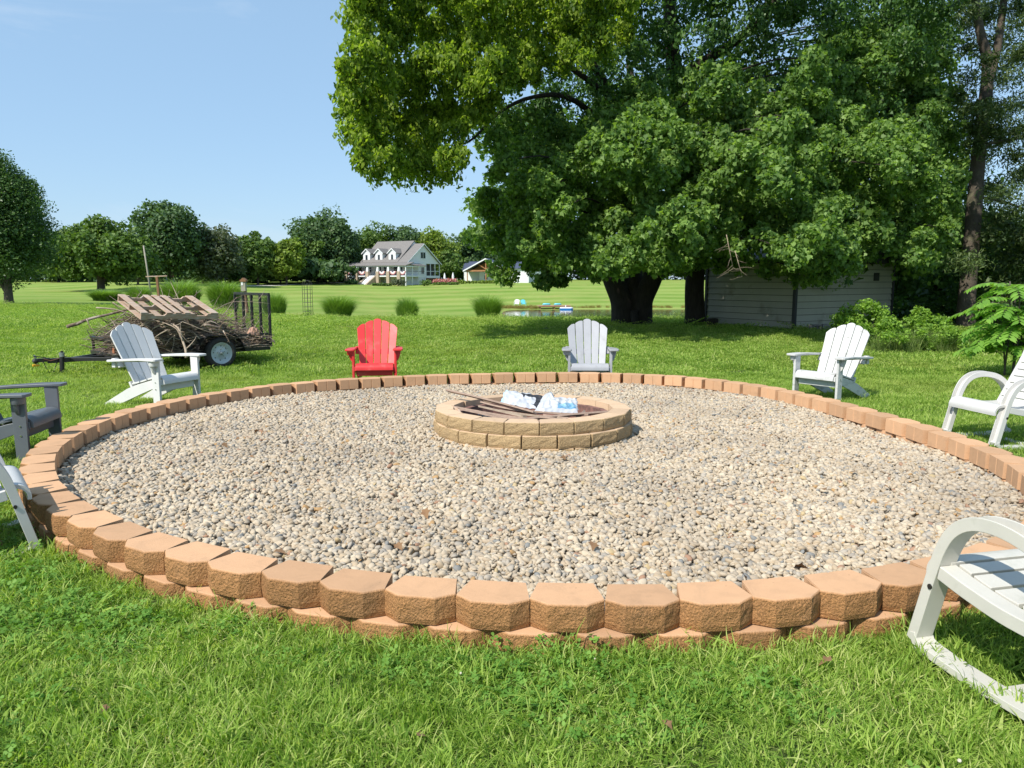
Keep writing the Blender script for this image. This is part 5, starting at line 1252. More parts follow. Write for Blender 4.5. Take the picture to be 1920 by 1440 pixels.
for s_ in ((-.25, EV - .1, RM, RG - .2), (HD + .35, EV - .3, RM, RG - .2)):
    MB().prism([(s_[0], s_[1] - .12), (s_[2], s_[3] - .12), (s_[2], s_[3] + .10), (s_[0], s_[1] + .10)], lambda a, b, sd: Vector((-.42 + .06 * sd, a, b))).build('rake_board', m_hwhite, house)
# porch
hb('porch_floor', (-1.6, -PD, FL - .25), (HL + PD, 0, FL), m_hwhite); hb('porch_floor', (-1.6, 0, FL - .25), (0, 4.6, FL), m_hwhite)
hb('porch_floor', (HL, 0, FL - .25), (HL + PD, 5, FL), m_hwhite)
MB().prism([(-PD - .3, EV - .75), (0.1, EV - .05), (0.1, EV + .08), (-PD - .3, EV - .62)], lambda a, b, sd: Vector((-1.9 + (HL + PD + 2.2) * sd, a, b))).build('porch_roof', m_hroof, house)
MB().prism([(-1.9, EV - .75), (0.02, EV - .3), (0.02, EV - .18), (-1.9, EV - .62)], lambda a, b, sd: Vector((a, 0 + 4.8 * sd, b))).build('porch_roof', m_hroof, house)
hb('porch_beam', (-1.7, -PD - .05, EV - .98), (HL + PD, -PD + .15, EV - .76), m_hwhite); hb('porch_beam', (-1.7, -PD, EV - .98), (-1.55, 4.6, EV - .76), m_hwhite)
px_list = [HL + PD - .2, HL - .6, HL - 3.6, HL - 6.4, HL - 9.2, 0.2, -1.5]
for i, x_ in enumerate(px_list):
    b_ = MB(); z0, z1 = FL, EV - .98
    tall = i < 6
    if tall:
        w0, w1 = .30, .20; zb_ = FL + .9
        b_.add([(x_ - w0, -PD - w0 + .1, zb_), (x_ + w0, -PD - w0 + .1, zb_), (x_ + w0, -PD + w0 + .1, zb_), (x_ - w0, -PD + w0 + .1, zb_), (x_ - w1, -PD - w1 + .1, z1), (x_ + w1, -PD - w1 + .1, z1), (x_ + w1, -PD + w1 + .1, z1), (x_ - w1, -PD + w1 + .1, z1)], [(0, 1, 5, 4), (1, 2, 6, 5), (2, 3, 7, 6), (3, 0, 4, 7), (4, 5, 6, 7)])
        b_.build('column', m_hwhite, house); hb('column_pier', (x_ - .38, -PD - .3, -.3), (x_ + .38, -PD + .45, zb_), m_stone)
    else: hb('post', (x_ - .09, -PD, -.2), (x_ + .09, -PD + .18, z1), m_hwhite)
for y_ in (-.2, 2.1, 4.4): hb('post', (-1.62, y_, -.3), (-1.44, y_ + .18, EV - .98), m_hwhite)
# railing
for x0, x1 in ((HL - .2, HL + PD - .5), (HL - 3.2, HL - 1), (HL - 9.0, HL - 6.8 + .2), (.5, HL - 9.5), (-1.3, -.1)):
    r_ = empty('railing', (0, 0, 0)); r_.parent = house
    hb('top_rail', (x0, -PD + .0, FL + .88), (x1, -PD + .08, FL + .96), m_rail, r_)
    b_ = MB()
    for k in range(int((x1 - x0) / .22) + 1): b_.box((x0 + .1 + k * .22, -PD + .04, FL + .45), (.03, .03, .86))
    tag(b_.build('balusters', m_rail, r_), kind='stuff')
r_ = empty('railing', (0, 0, 0)); r_.parent = house; hb('top_rail', (-1.58, -PD, FL + .88), (-1.50, 4.4, FL + .96), m_rail, r_)
# bunting fans
def fan(x_, y_=-PD - .06):
    fr = empty('bunting', (x_, y_, FL + .92)); fr.parent = house
    for (r0, r1, m) in ((0, .22, m_bunting_b), (.22, .55, m_bunting_w), (.55, .76, m_bunting_r)):
        b_ = MB(); n_ = 12; vs = []; fs = []
        for i in range(n_ + 1):
            a = math.pi * (1 + i / n_); k = .02 * (-1) ** i
            vs += [(r0 * 1.15 * math.cos(a), k - .01, r0 * math.sin(a)), (r1 * 1.15 * math.cos(a), k - .01, r1 * math.sin(a))]
        fs = [(2 * i, 2 * i + 1, 2 * i + 3, 2 * i + 2) for i in range(n_)]
        b_.add(vs, fs); b_.build('band', m, fr)
for x_ in (HL + 1.0, HL - 2.1, HL - 7.5, 1.8, -.7): fan(x_)
# steps with stone cheek walls
MB().prism([(-PD, FL), (-PD - 3.2, .4), (-PD - 3.2, -.3), (-PD, -.3)], lambda a, b, sd: Vector((HL - 6.4 + .5 + .45 * sd, a, b))).build('stair_wall', m_stone, house)
MB().prism([(-PD, FL + .2), (-PD - 3.2, .5), (-PD - 3.2, -.3), (-PD, -.3)], lambda a, b, sd: Vector((HL - 3.9 + .45 * sd, a, b))).build('stair_wall', m_stone, house)
for k in range(8): hb('step', (HL - 5.45, -PD - .35 * (k + 1) - .3, -.3), (HL - 3.9, -PD - .35 * k, FL - .24 * (k + 1)), m_hwhite)
def window(x_, z_, w_, h_, y_=-.03, face='front', parent=None):
    f_ = empty('window', (0, 0, 0)); f_.parent = parent or house
    if face == 'front':
        hb('pane', (x_ - w_ / 2, y_ - .01, z_), (x_ + w_ / 2, y_ + .06, z_ + h_), m_glass, f_)
        for (a, b, c_, d_) in ((x_ - w_ / 2 - .1, x_ - w_ / 2, z_ - .1, z_ + h_ + .1), (x_ + w_ / 2, x_ + w_ / 2 + .1, z_ - .1, z_ + h_ + .1), (x_ - w_ / 2, x_ + w_ / 2, z_ + h_, z_ + h_ + .1), (x_ - w_ / 2, x_ + w_ / 2, z_ - .1, z_), (x_ - w_ / 2, x_ + w_ / 2, z_ + h_ / 2 - .04, z_ + h_ / 2 + .04)):
            hb('frame', (a, y_ - .05, c_), (b, y_ + .03, d_), m_hwhite, f_)
    else:
        hb('pane', (y_ - .01, x_ - w_ / 2, z_), (y_ + .06, x_ + w_ / 2, z_ + h_), m_glass, f_)
        for (a, b, c_, d_) in ((x_ - w_ / 2 - .1, x_ - w_ / 2, z_ - .1, z_ + h_ + .1), (x_ + w_ / 2, x_ + w_ / 2 + .1, z_ - .1, z_ + h_ + .1), (x_ - w_ / 2, x_ + w_ / 2, z_ + h_, z_ + h_ + .1), (x_ - .04, x_ + .04, z_, z_ + h_), (x_ - w_ / 2, x_ + w_ / 2, z_ - .1, z_)):
            hb('frame', (y_ - .05, a, c_), (y_ + .03, b, d_), m_hwhite, f_)
for x_ in (HL - 2.0, HL - 6.9, HL - 9.6): window(x_, FL + .75, 1.5, 1.25)
d_ = hb('door', (HL - 5.3, -.06, FL), (HL - 4.3, .0, FL + 2.1), m_glass)
window(RM, 6.0, 1.8, 1.3, -.0, 'side'); window(5.9, FL + .4, .9, 1.5, -.02, 'side'); window(5.9, .2, .6, 1.2, -.0, 'side')
for x_ in (1.2, 2.6, 4.4): hb('window', (x_, -.05, FL + .3), (x_ + .9, .02, FL + 2.0), m_glass)
# dormers
for x_ in (HL - 1.0, HL - 4.4, HL - 8.0):
    dr = empty('dormer', (0, 0, 0)); dr.parent = house
    hb('dormer_wall', (x_ - .95, .55, EV + .15), (x_ + .95, 4.2, EV + 2.15), m_hwhite, dr)
    MB().prism([(-.95, EV + 2.15), (.95, EV + 2.15), (0, EV + 2.95)], lambda a, b, sd, x_=x_: Vector((x_ + a, .55 + 3.6 * sd, b))).build('dormer_gable', m_hwhite, dr)
    for s_ in (1, -1):
        MB().prism([(s_ * 1.25, EV + 1.95), (0, EV + 3.0), (0, EV + 3.14), (s_ * 1.25, EV + 2.09)], lambda a, b, sd, x_=x_: Vector((x_ + a, .35 + 5.6 * sd, b))).build('dormer_roof', m_hroof, dr)
        MB().prism([(s_ * 1.25, EV + 1.85), (0, EV + 2.9), (0, EV + 3.12), (s_ * 1.25, EV + 2.07)], lambda a, b, sd, x_=x_: Vector((x_ + a, .27 + .07 * sd, b))).build('dormer_fascia', m_hwhite, dr)
    hb('dormer_window', (x_ - .28, .50, EV + .6), (x_ + .28, .56, EV + 1.75), m_glass, dr)
# patio umbrellas, flower bed, shrubs near the house
def umbrella(px_, Yv, top, label):
    p_ = at(px_, Yv); o = empty('patio_umbrella', p_, 0, label, 'umbrella'); h_ = CAMZ - (top - YH) * Yv / F - p_[2]
    MB().tube([(0, 0, 0), (0, 0, h_)], .05, 6).build('pole', m_hwhite, o)
    MB().tube([(0, 0, h_ * .30), (0, 0, h_ * .36), (0, 0, h_ * .7), (0, 0, h_)], [.18, .30, .24, .05], 10).build('canopy', m_hwhite, o)
umbrella(835, 166, 512, 'closed white patio umbrella nearest the house'); umbrella(850.5, 164, 511, 'closed white patio umbrella nearest the outbuilding')
def bed(px0, px1, Yv, h_, m, label, cat, nm, n=900, size=.22):
    cl = []; 
    for k in range(12):
        p_ = at(px0 + (px1 - px0) * (k + .5) / 12, Yv); cl.append((p_[0], p_[1], p_[2] + h_ * .5, h_ * rng.uniform(.45, .7)))
    C, N, s_ = clump_leaves(np.array(cl), n // 12, size, shell=.3); return tag(link_mesh(nm, leaf_mesh(nm, C, N, s_, 'quad'), m), label, cat, None, 'stuff')
bed(815, 856, 163, 1.4, L_flower, 'pink flowering shrubs in front of the patio umbrellas', 'flower bed', 'flowering_shrubs')
bed(813, 860, 161.5, .6, L_far[1], 'green foliage at the foot of the pink shrubs', 'flower bed', 'border_plants')
bed(858, 935, 166, .8, L_far[2], 'bright green plants in front of the outbuilding', 'flower bed', 'border_plants', 1400)
bed(652, 672, 159, 1.0, L_far[0], 'dark shrubs under the left end of the porch', 'shrubs', 'porch_shrubs', 700)
bed(700, 735, 157, .6, L_far[1], 'low plants below the porch right of the steps', 'shrubs', 'porch_shrubs', 700)
bed(740, 757, 157, 1.6, mat_l := L_far[3], 'reddish brown shrub at the near corner of the porch', 'shrubs', 'porch_shrubs', 700)
bed(794, 806, 158, 1.3, L_far[1], 'round green shrub below the screened porch', 'shrubs', 'porch_shrubs', 500)

# ------------------------------------------------------------------ outbuilding with timber pavilion
bp = W(870, 526, 178); BG = bp.z + .1
barn = empty('outbuilding', (bp.x, 178, BG), R(-12), 'white outbuilding with slate blue roof and timber-framed gable pavilion', 'outbuilding')
def bb(nm, lo, hi, m): return hb(nm, lo, hi, m, barn)
bb('wall', (0, 0, -.6), (7, 6, 2.6), m_hwhite); 
MB().prism([(-.4, 2.5), (3.0, 4.4), (6.4, 2.5), (6.4, 2.35), (-.4, 2.35)], lambda a, b, sd: Vector((-.5 + 8 * sd, a, b))).build('roof', m_broof, barn)
bb('wall', (4, -1.2, -.6), (9.5, 4, 1.9), m_hwhite); bb('garage_door', (2.4, -.25, -.4), (5.5, -.02, 1.9), m_hwhite)
for x_ in (1.9, 6.3, 10.5): bb('timber_post', (x_ - .1, -4, -.6), (x_ + .1, -3.8, 2.0), m_timber)
bb('timber_beam', (1.6, -4.05, 1.95), (10.8, -3.75, 2.3), m_timber)
MB().beam((6.3, -3.9, 2.3), (6.3, -3.9, 4.5), .2, .2, (0, 1, 0)).build('king_post', m_timber, barn)
for s_ in (1, -1):
    MB().beam((6.3, -3.9, 2.5), (6.3 + s_ * 1.8, -3.9, 3.6), .16, .18).build('brace', m_timber, barn)
    MB().prism([(6.3 + s_ * 5.3, 2.0), (6.3, 4.75), (6.3, 4.95), (6.3 + s_ * 5.3, 2.2)], lambda a, b, sd: Vector((a, -4.4 + 6 * sd, b))).build('pavilion_roof', m_broof, barn)
    MB().prism([(6.3 + s_ * 5.3, 1.9), (6.3, 4.65), (6.3, 4.95), (6.3 + s_ * 5.3, 2.2)], lambda a, b, sd: Vector((a, -4.5 + .1 * sd, b))).build('fascia', m_hwhite, barn)
MB().prism([(2.0, 2.2), (10.6, 2.2), (6.3, 4.5)], lambda a, b, sd: Vector((a, -1.0 + .1 * sd, b))).build('gable_panel', m_post, barn)
bb('window', (5.3, -1.3, .2), (6.0, -1.19, 1.1), m_glass)
MB().box((13.2, -1, .9), (6, 5, 3.4)).build('annex_wall', m_hwhite, barn); MB().box((16.4, 1, 1.1), (3.0, 4, 3.2)).build('annex_wall', m_hwhite, barn)
MB().prism([(-4, 2.6), (-1, 4.3), (2, 2.6)], lambda a, b, sd: Vector((10 + 7 * sd, a, b))).build('annex_roof', m_broof, barn)

# ------------------------------------------------------------------ dock, boat, shore chairs
dk = W(1008, 574, 100); dock = empty('dock', (dk.x, 100.5, -2.45), R(4), 'small timber swimming dock at the far shore of the pond', 'dock')
for k in range(10): MB().box((.22 + k * .44, 0, .46), (.42, 1.9, .06)).build('plank', m_dockwood, dock)
for x_ in (.3, 2.2, 4.1):
    for y_ in (-.8, .8): MB().box((x_, y_, .05), (.14, .14, .9)).build('pile', m_post, dock)
MB().box((2.2, -.93, .36), (4.3, .05, .14)).build('edge_beam', m_post, dock)
for k, (x_, w_) in enumerate(((1.2, 1.1), (2.7, 1.0))):
    o = MB().tube([(-w_ / 2, 0, .0), (-w_ * .35, 0, .07), (w_ * .35, 0, .07), (w_ / 2, 0, 0)], [.05, .13, .13, .05], 8).build('pool_float', m_cyan, None, smooth=True)
    q = dock.matrix_basis @ Vector((x_, 0, .56)); o.location = (dk.x + x_, 100.5, -2.45 + .58); tag(o, ['aqua float lying on the left half of the dock', 'aqua float lying on the right half of the dock'][k], 'float')
bt = W(1062, 578, 98.5); boat = empty('pedal_boat', (bt.x, 98.8, -2.47), R(0), 'white and blue pedal boat moored at the right end of the dock', 'boat'); boat.scale = (.75, .75, .75)
hull = [(-1.1, 0, .0), (-.9, .5, 0), (.8, .5, 0), (1.15, 0, 0), (.8, -.5, 0), (-.9, -.5, 0)]
MB().add(hull + [(x_ * 1.08, y_ * 1.1, .26) for x_, y_, z_ in hull], [(0, 1, 2, 3, 4, 5), (6, 7, 8, 9, 10, 11)] + [(i, (i + 1) % 6, (i + 1) % 6 + 6, i + 6) for i in range(6)]).build('hull', m_bluep, boat)
MB().add([(x_ * 1.1, y_ * 1.12, .265) for x_, y_, z_ in hull] + [(x_ * .9, y_ * .85, .46) for x_, y_, z_ in hull], [(0, 1, 2, 3, 4, 5), (6, 7, 8, 9, 10, 11)] + [(i, (i + 1) % 6, (i + 1) % 6 + 6, i + 6) for i in range(6)]).build('deck', m_hwhite, boat, .03)
MB().box((-.1, 0, .62), (.12, .7, .35)).build('seat_back', m_hwhite, boat, .03)
src = [o for o in bpy.data.objects if o.name == 'adirondack_chair'][0]
def far_chair(px_, Yv, m, label, rz):
    p_ = at(px_, Yv); o = empty('shore_chair', p_, rz, label, 'chair', 'chairs on the far shore of the pond')
    MB().box((0, 0, .33), (.5, .6, .05)).build('seat', m, o)
    MB().add([(-.25, -.3, .3), (-.25, .3, .3), (-.5, .34, .85), (-.5, 0, .98), (-.5, -.34, .85), (-.29, -.3, .3), (-.29, .3, .3), (-.54, .34, .85), (-.54, 0, .98), (-.54, -.34, .85)], [(0, 1, 2, 3, 4), (9, 8, 7, 6, 5), (0, 5, 6, 1), (1, 6, 7, 2), (2, 7, 8, 3), (3, 8, 9, 4), (4, 9, 5, 0)]).build('backrest', m, o)
    for s_ in (1, -1): MB().box((-.05, s_ * .33, .54), (.6, .11, .03)).build('armrest', m, o); MB().box((.2, s_ * .3, .27), (.08, .04, .54)).build('leg', m, o)
far_chair(968.5, 105, m_hwhite, 'white chair on the far shore, left of the aqua one', R(-100)); far_chair(981.5, 105, m_cyan, 'aqua chair on the far shore, right of the white one', R(-80))
p_ = at(1151, 101.5); o = MB().tube([(0, 0, 0), (0, 0, .35), (.03, 0, .6), (.1, 0, .75)], [.3, .34, .2, .1], 10).build('shore_buoy', m_hwhite, None, smooth=True); o.location = (p_[0], p_[1], -2.45); tag(o, 'small white rounded object at the water edge, left of the big trunk', 'buoy')
rd = []
for i in range(2):
    me = grass_tuft_mesh('reed_blades', 60, .7, .5, .035, .4); me.materials.append(L_reed); rd.append(bpy.data.objects.new('reed_blades', me))
n = 150; px_ = np.concatenate([rng.uniform(938, 1006, 110), rng.uniform(1070, 1300, 40)]); Yv = np.where(px_ < 1008, rng.uniform(99.5, 102.5, n), 102.0 + rng.uniform(-.4, .6, n)); X_ = (px_ - CX) / F * Yv
scatter('shore_reeds', np.stack([X_, Yv, np.maximum(zt(X_, Yv), -2.46)], 1), np.stack([np.zeros(n), np.zeros(n), rng.uniform(0, 6.28, n)], 1), np.repeat(rng.uniform(.3, .75, n)[:, None], 3, 1), rng.integers(0, 2, n), rd, label='orange and yellow reeds along the far shore of the pond', cat='reeds')

# ------------------------------------------------------------------ far trees
def tree(px_, Yv, top, wpx, m, label, seed, base_frac=.18, n=5200, size=.42, shape='round', name='tree', trunk_r=None, kind='quad', per_clumps=46, cat='tree'):
    p_ = at(px_, Yv); hh = CAMZ - (top - YH) * Yv / F - p_[2]; wd = wpx * 1.28 * Yv / F; n = int(n * 1.3); per_clumps = int(per_clumps * 1.2)
    root = empty(name, p_, 0, label, cat); rs_ = np.random.default_rng(seed); cl = []
    zb = hh * base_frac; zc = (hh + zb) / 2; hz = (hh - zb) / 2
    for k in range(per_clumps):
        d = rs_.normal(size=3); d /= np.linalg.norm(d); q = rs_.uniform(.45, .88)
        zrel = d[2] * q; 
        wk = 1.0
        if shape == 'pear': wk = 1.05 - .30 * zrel - .25 * max(0, zrel) ** 2 * 1.2
        if shape == 'tall': wk = 1 - .15 * zrel
        if shape == 'spread': wk = 1.0 + .1 * (-zrel)
        rc = min(wd / 2, hz) * rs_.uniform(.24, .40)
        cl.append((d[0] * q * (wd / 2 - rc * .3) * wk, d[1] * q * (wd / 2 - rc * .3) * wk, zc + zrel * (hz - rc * .2), rc))
    cl = np.array(cl)
    C, N, s_ = clump_leaves(cl, n // per_clumps, size, up=.5, shell=.45, jit=.6, flat=.8)
    C2 = rs_.normal(size=(n // 9, 3)); C2 /= np.linalg.norm(C2, axis=1, keepdims=True); C2 *= rs_.uniform(.1, .72, (len(C2), 1)) * np.array([wd / 2, wd / 2, hz]); C2[:, 2] += zc
    C = np.concatenate([C, C2]); N = np.concatenate([N, rs_.normal(size=(len(C2), 3))]); s_ = np.concatenate([s_, np.full(len(C2), size * 1.9)])
    C[:, 2] = np.maximum(C[:, 2], .1)
    tag(link_mesh('crown', leaf_mesh('crown', C, N, s_, kind), m, root), kind='stuff')
    tr_ = trunk_r or max(.18, hh * .024); mb = MB()
    mb.tube([(0, 0, -.1), (0, 0, .25), (.02, 0, zb), (.05, .03, zc), (0, 0, zc + hz * .5)], [tr_ * 1.35, tr_, tr_ * .9, tr_ * .6, tr_ * .2], 9, cap=False)
    r8 = random.Random(seed); sub = cl[np.argsort(rs_.random(len(cl)))[:10]]
    for t_ in sub:
        b0 = Vector((0, 0, zb * .8 + r8.uniform(0, .3) * zc)); e = Vector(t_[:3]); mb.tube(smooth_path([b0, b0.lerp(e, .5) + Vector((0, 0, .1 * hh)), e], 3), [tr_ * .45, tr_ * .4, tr_ * .34, tr_ * .28, tr_ * .22, tr_ * .14, tr_ * .06], 6, cap=False)
    mb.build('trunk', m_bark_far, root, smooth=True)
    return root
tree(22, 52, 283, 142, L_pear, 'dense dark egg-shaped tree at the left edge', 1, .06, 58000, .165, 'pear', kind='oval', per_clumps=150, trunk_r=.30)
tree(196, 108, 409, 178, L_far[1], 'broad low spreading yellow-green tree beyond the left lawn', 2, .06, 16000, .34, 'spread', per_clumps=90, trunk_r=.6)
tree(265, 125, 446, 60, L_far[0], 'small dark tree filling in right of the spreading tree', 3, .05, 4000)
tree(328, 128, 377, 112, L_far[0], 'tall dark rounded tree above the clothesline post', 4, .06, 13000, .36, per_clumps=90)
tree(412, 133, 415, 92, L_far[3], 'greyish thin-crowned tree right of the tall dark one', 5, .05, 7000, .34, 'tall', per_clumps=70)
tree(386, 140, 452, 90, L_far[0], 'low dark tree between the tall dark tree and the greyish one', 6, .0, 4500)
tree(488, 148, 435, 66, L_far[1], 'medium green tree left of the bright yellow-green one', 7, .05, 6500)
tree(541, 150, 444, 60, L_far[2], 'bright yellow-green tree in the row left of the house', 8, .05, 6500)
tree(455, 146, 452, 50, L_far[0], 'low dark tree in the gap behind the birdhouse post', 9, .0, 3500)
tree(612, 170, 391, 112, L_far[0], 'tallest tree left of the house, dark green', 10, .03, 11000, .42, per_clumps=80)
tree(580, 166, 432, 80, L_far[1], 'green tree leaning against the left side of the tallest one', 11, .0, 7000)
tree(642, 176, 418, 66, L_far[0], 'dark tree just right of the tallest one', 12, .0, 6000)
tree(600, 158, 480, 130, L_far[0], 'low dark tree at the foot of the tallest one', 13, .0, 7000)
tree(702, 186, 420, 80, L_far[1], 'green tree behind the left part of the house roof', 14, .0, 6000)
tree(758, 188, 421, 100, L_far[0], 'dark rounded tree directly behind the house ridge', 15, .0, 8000)
tree(818, 184, 428, 78, L_far[2], 'yellow-green tree right of the house gable', 16, .0, 8000)
tree(842, 181, 462, 66, L_far[1], 'green tree behind the patio umbrellas', 17, .0, 6000)
tree(876, 194, 432, 80, L_far[0], 'dark tree behind the outbuilding roof', 18, .0, 6000)
tree(530, 158, 472, 110, L_far[0], 'low dark tree under the bright yellow-green one', 19, .0, 6000)
tree(118, 150, 432, 70, L_far[0], 'distant dark tree between the egg-shaped and the spreading tree', 20, .0, 5000)
for i, (px_, Y_, top, wd) in enumerate(((940, 205, 440, 110), (1030, 208, 436, 120), (1120, 212, 440, 120), (1210, 214, 436, 130), (1300, 214, 440, 120), (1400, 210, 440, 140), (1500, 200, 440, 140), (1620, 190, 430, 150), (1740, 170, 420, 150), (1860, 150, 420, 160), (1960, 130, 410, 160))):
    t_ = tree(px_, Y_, top, wd, L_far[i % 2], 'dark tree in the distant row seen through the big maple', 40 + i, .0, 5000, .5); t_['group'] = 'distant trees behind the maple'
# low hedge line closing the gaps at the foot of the far trees
def hedge(pts, h_, label, seed):
    cl = []; r_ = np.random.default_rng(seed)
    P = smooth_path([(*at(px_, Y_),) for px_, Y_ in pts], 14)
    for p in P: cl.append((p.x + r_.uniform(-1, 1), p.y + r_.uniform(-1, 1), zz(p.x, p.y) + h_ * r_.uniform(.3, .55), h_ * r_.uniform(.5, .8)))
    C, N, s_ = clump_leaves(np.array(cl), 170, .5, shell=.3); C[:, 2] = np.maximum(C[:, 2], zt(C[:, 0], C[:, 1]))
    tag(link_mesh('hedgerow', leaf_mesh('hedgerow', C, N, s_, 'quad'), L_far[0]), label, 'hedgerow', None, 'stuff')
hedge([(-80, 160), (60, 158), (150, 156), (250, 150), (330, 148), (420, 152), (500, 160)], 4.6, 'dark scrub under the trees on the left', 3)
hedge([(480, 168), (560, 176), (640, 184), (720, 192), (800, 196), (880, 204), (960, 212)], 5.6, 'dark scrub under the trees behind the house', 4)
hedge([(950, 214), (1080, 218), (1250, 220), (1400, 218), (1600, 205), (1800, 180), (2000, 150)], 4.5, 'dark scrub under the distant trees beyond the pond', 5)

# ------------------------------------------------------------------ two people far off on the lawn
def person(px_, Yv, label, top_m, rz, lean=0.0):
    p_ = at(px_, Yv); me = bpy.data.meshes.new('person')
    J = [(0, 0, .95), (.03 + lean * .3, 0, 1.2), (.05 + lean, 0, 1.42), (.06 + lean, 0, 1.52), (.07 + lean, 0, 1.66), (.0, .10, .90), (.06, .11, .5), (.0, .12, .06), (.12, .12, .03), (0, -.10, .90), (-.05, -.11, .5), (-.1, -.12, .06), (.02, -.12, .03),
         (.04 + lean, .19, 1.40), (.06 + lean, .24, 1.14), (.18 + lean, .22, .92), (.04 + lean, -.19, 1.40), (.08 + lean, -.24, 1.14), (.22 + lean, -.2, .98)]
    Ed = [(0, 1), (1, 2), (2, 3), (3, 4), (0, 5), (5, 6), (6, 7), (7, 8), (0, 9), (9, 10), (10, 11), (11, 12), (2, 13), (13, 14), (14, 15), (2, 16), (16, 17), (17, 18)]
    rad = [.15, .15, .15, .055, .105, .10, .075, .05, .04, .10, .075, .05, .04, .07, .045, .035, .07, .045, .035]
    me.from_pydata(J, Ed, []); o = bpy.data.objects.new('person', me); COL.objects.link(o); o.location = p_; o.rotation_euler = (0, 0, rz)
    md = o.modifiers.new('skin', 'SKIN'); 
    for i, v in enumerate(me.skin_vertices[0].data if me.skin_vertices else []): pass
    if not me.skin_vertices:
        bm = bmesh.new(); bm.from_mesh(me); bm.verts.layers.skin.verify(); bm.to_mesh(me); bm.free()
    for i, v in enumerate(me.skin_vertices[0].data): v.radius = (rad[i], rad[i]); v.use_root = (i == 0)
    sb = o.modifiers.new('smooth', 'SUBSURF'); sb.levels = 1; sb.render_levels = 1
    m, t, b = nodes_for('figure clothing ' + label[:12])
    tc = t.nodes.new('ShaderNodeTexCoord'); sp = t.nodes.new('ShaderNodeSeparateXYZ'); t.links.new(tc.outputs['Object'], sp.inputs[0])
    c = ramp(t, math_n(t, 'DIVIDE', sp.outputs[2], 2.0), [(0, (.6, .6, .6)), (.06, (.35, .45, .55)), (.47, top_m), (.745, (.5, .3, .22)), (.82, (.08, .05, .03))], 'CONSTANT'); t.links.new(c, b.inputs['Base Color'])
    me.materials.append(m); b.inputs['Roughness'].default_value = .8
    return tag(o, label, 'person')
person(318, 128, 'distant person in a dark top and pale blue trousers, the left of two', (.06, .05, .08), R(-60), .06)
person(331.5, 128, 'distant person in a pink top and pale trousers, the right of two', (.62, .18, .22), R(-130), .08)

# ------------------------------------------------------------------ lawn grass blades
def blade_mat():
    m, t, b = nodes_for('grass blades')
    a = t.nodes.new('ShaderNodeAttribute'); a.attribute_name = 'rnd'; oi = t.nodes.new('ShaderNodeObjectInfo')
    n = tex_noise(t, 1.3, 4, .6, vec=oi.outputs['Location']); 
    v = math_n(t, 'ADD', math_n(t, 'MULTIPLY', a.outputs['Fac'], .55), math_n(t, 'MULTIPLY', n, .5))
    c = ramp(t, v, [(0.16, (0.075, 0.160, 0.022)), (0.40, (0.20, 0.33, 0.045)), (0.68, (0.37, 0.50, 0.10)), (0.90, (0.62, 0.60, 0.28))])
    dry = ramp(t, tex_noise(t, .22, 4, .6, vec=oi.outputs['Location']), [(0.52, (0, 0, 0)), (0.68, (1, 1, 1))])
    c = mixc(t, math_n(t, 'MULTIPLY', dry, .5), c, (0.36, 0.38, 0.10))
    t.links.new(c, b.inputs['Base Color']); b.inputs['Roughness'].default_value = .55; b.inputs['Specular IOR Level'].default_value = .22
    tr_ = t.nodes.new('ShaderNodeBsdfTranslucent'); t.links.new(mixc(t, 1, c, (1.3, 1.35, .6), 'MULTIPLY'), tr_.inputs[0])
    mx_ = t.nodes.new('ShaderNodeMixShader'); mx_.inputs[0].default_value = .48
    t.links.new(b.outputs[0], mx_.inputs[1]); t.links.new(tr_.outputs[0], mx_.inputs[2]); t.links.new(mx_.outputs[0], t.nodes['Material Output'].inputs[0])
    return m
m_blade = blade_mat()
m_clover = leaf_mat('clover leaves', (0.11, 0.24, 0.036), (0.22, 0.38, 0.075), .4, .55, spec=.2)
m_cflower = mat('white clover heads', (0.62, 0.60, 0.50), (0.42, 0.33, 0.26), 60, .9)
def clover_mesh(n, rad, s0):
    V = []; Fs = []; rn = []
    for i in range(n):
        a = rng.uniform(0, 6.28); r_ = rad * math.sqrt(rng.random()); x_, y_, z_ = r_ * math.cos(a), r_ * math.sin(a), rng.uniform(.018, .05); rv = rng.random(); s_ = s0 * rng.uniform(.7, 1.3); th = rng.uniform(0, 6.28)
        tx, ty = rng.normal(0, .35, 2)
        for l in range(3):
            an = th + l * 2.094; cx_, cy_ = math.cos(an), math.sin(an); b0 = len(V)
            for (u, v) in ((0, 0), (.55, .42), (1.0, .38), (1.08, 0), (1.0, -.38), (.55, -.42)):
                dx, dy = (u * cx_ - v * cy_) * s_, (u * cy_ + v * cx_) * s_
                V.append((x_ + dx, y_ + dy, z_ + dx * tx + dy * ty + .25 * s_ * u * .4)); rn.append(rv)
            Fs.append(tuple(range(b0, b0 + 6)))
    return np_mesh('clover_leaves', np.array(V), np.array(Fs), {'rnd': np.array(rn)})
def tufts(nm, k, *a, m=m_blade, **kw):
    out = []
    for i in range(k):
        me = grass_tuft_mesh(nm, *a, **kw); me.materials.append(m); out.append(bpy.data.objects.new(nm, me))
    return out
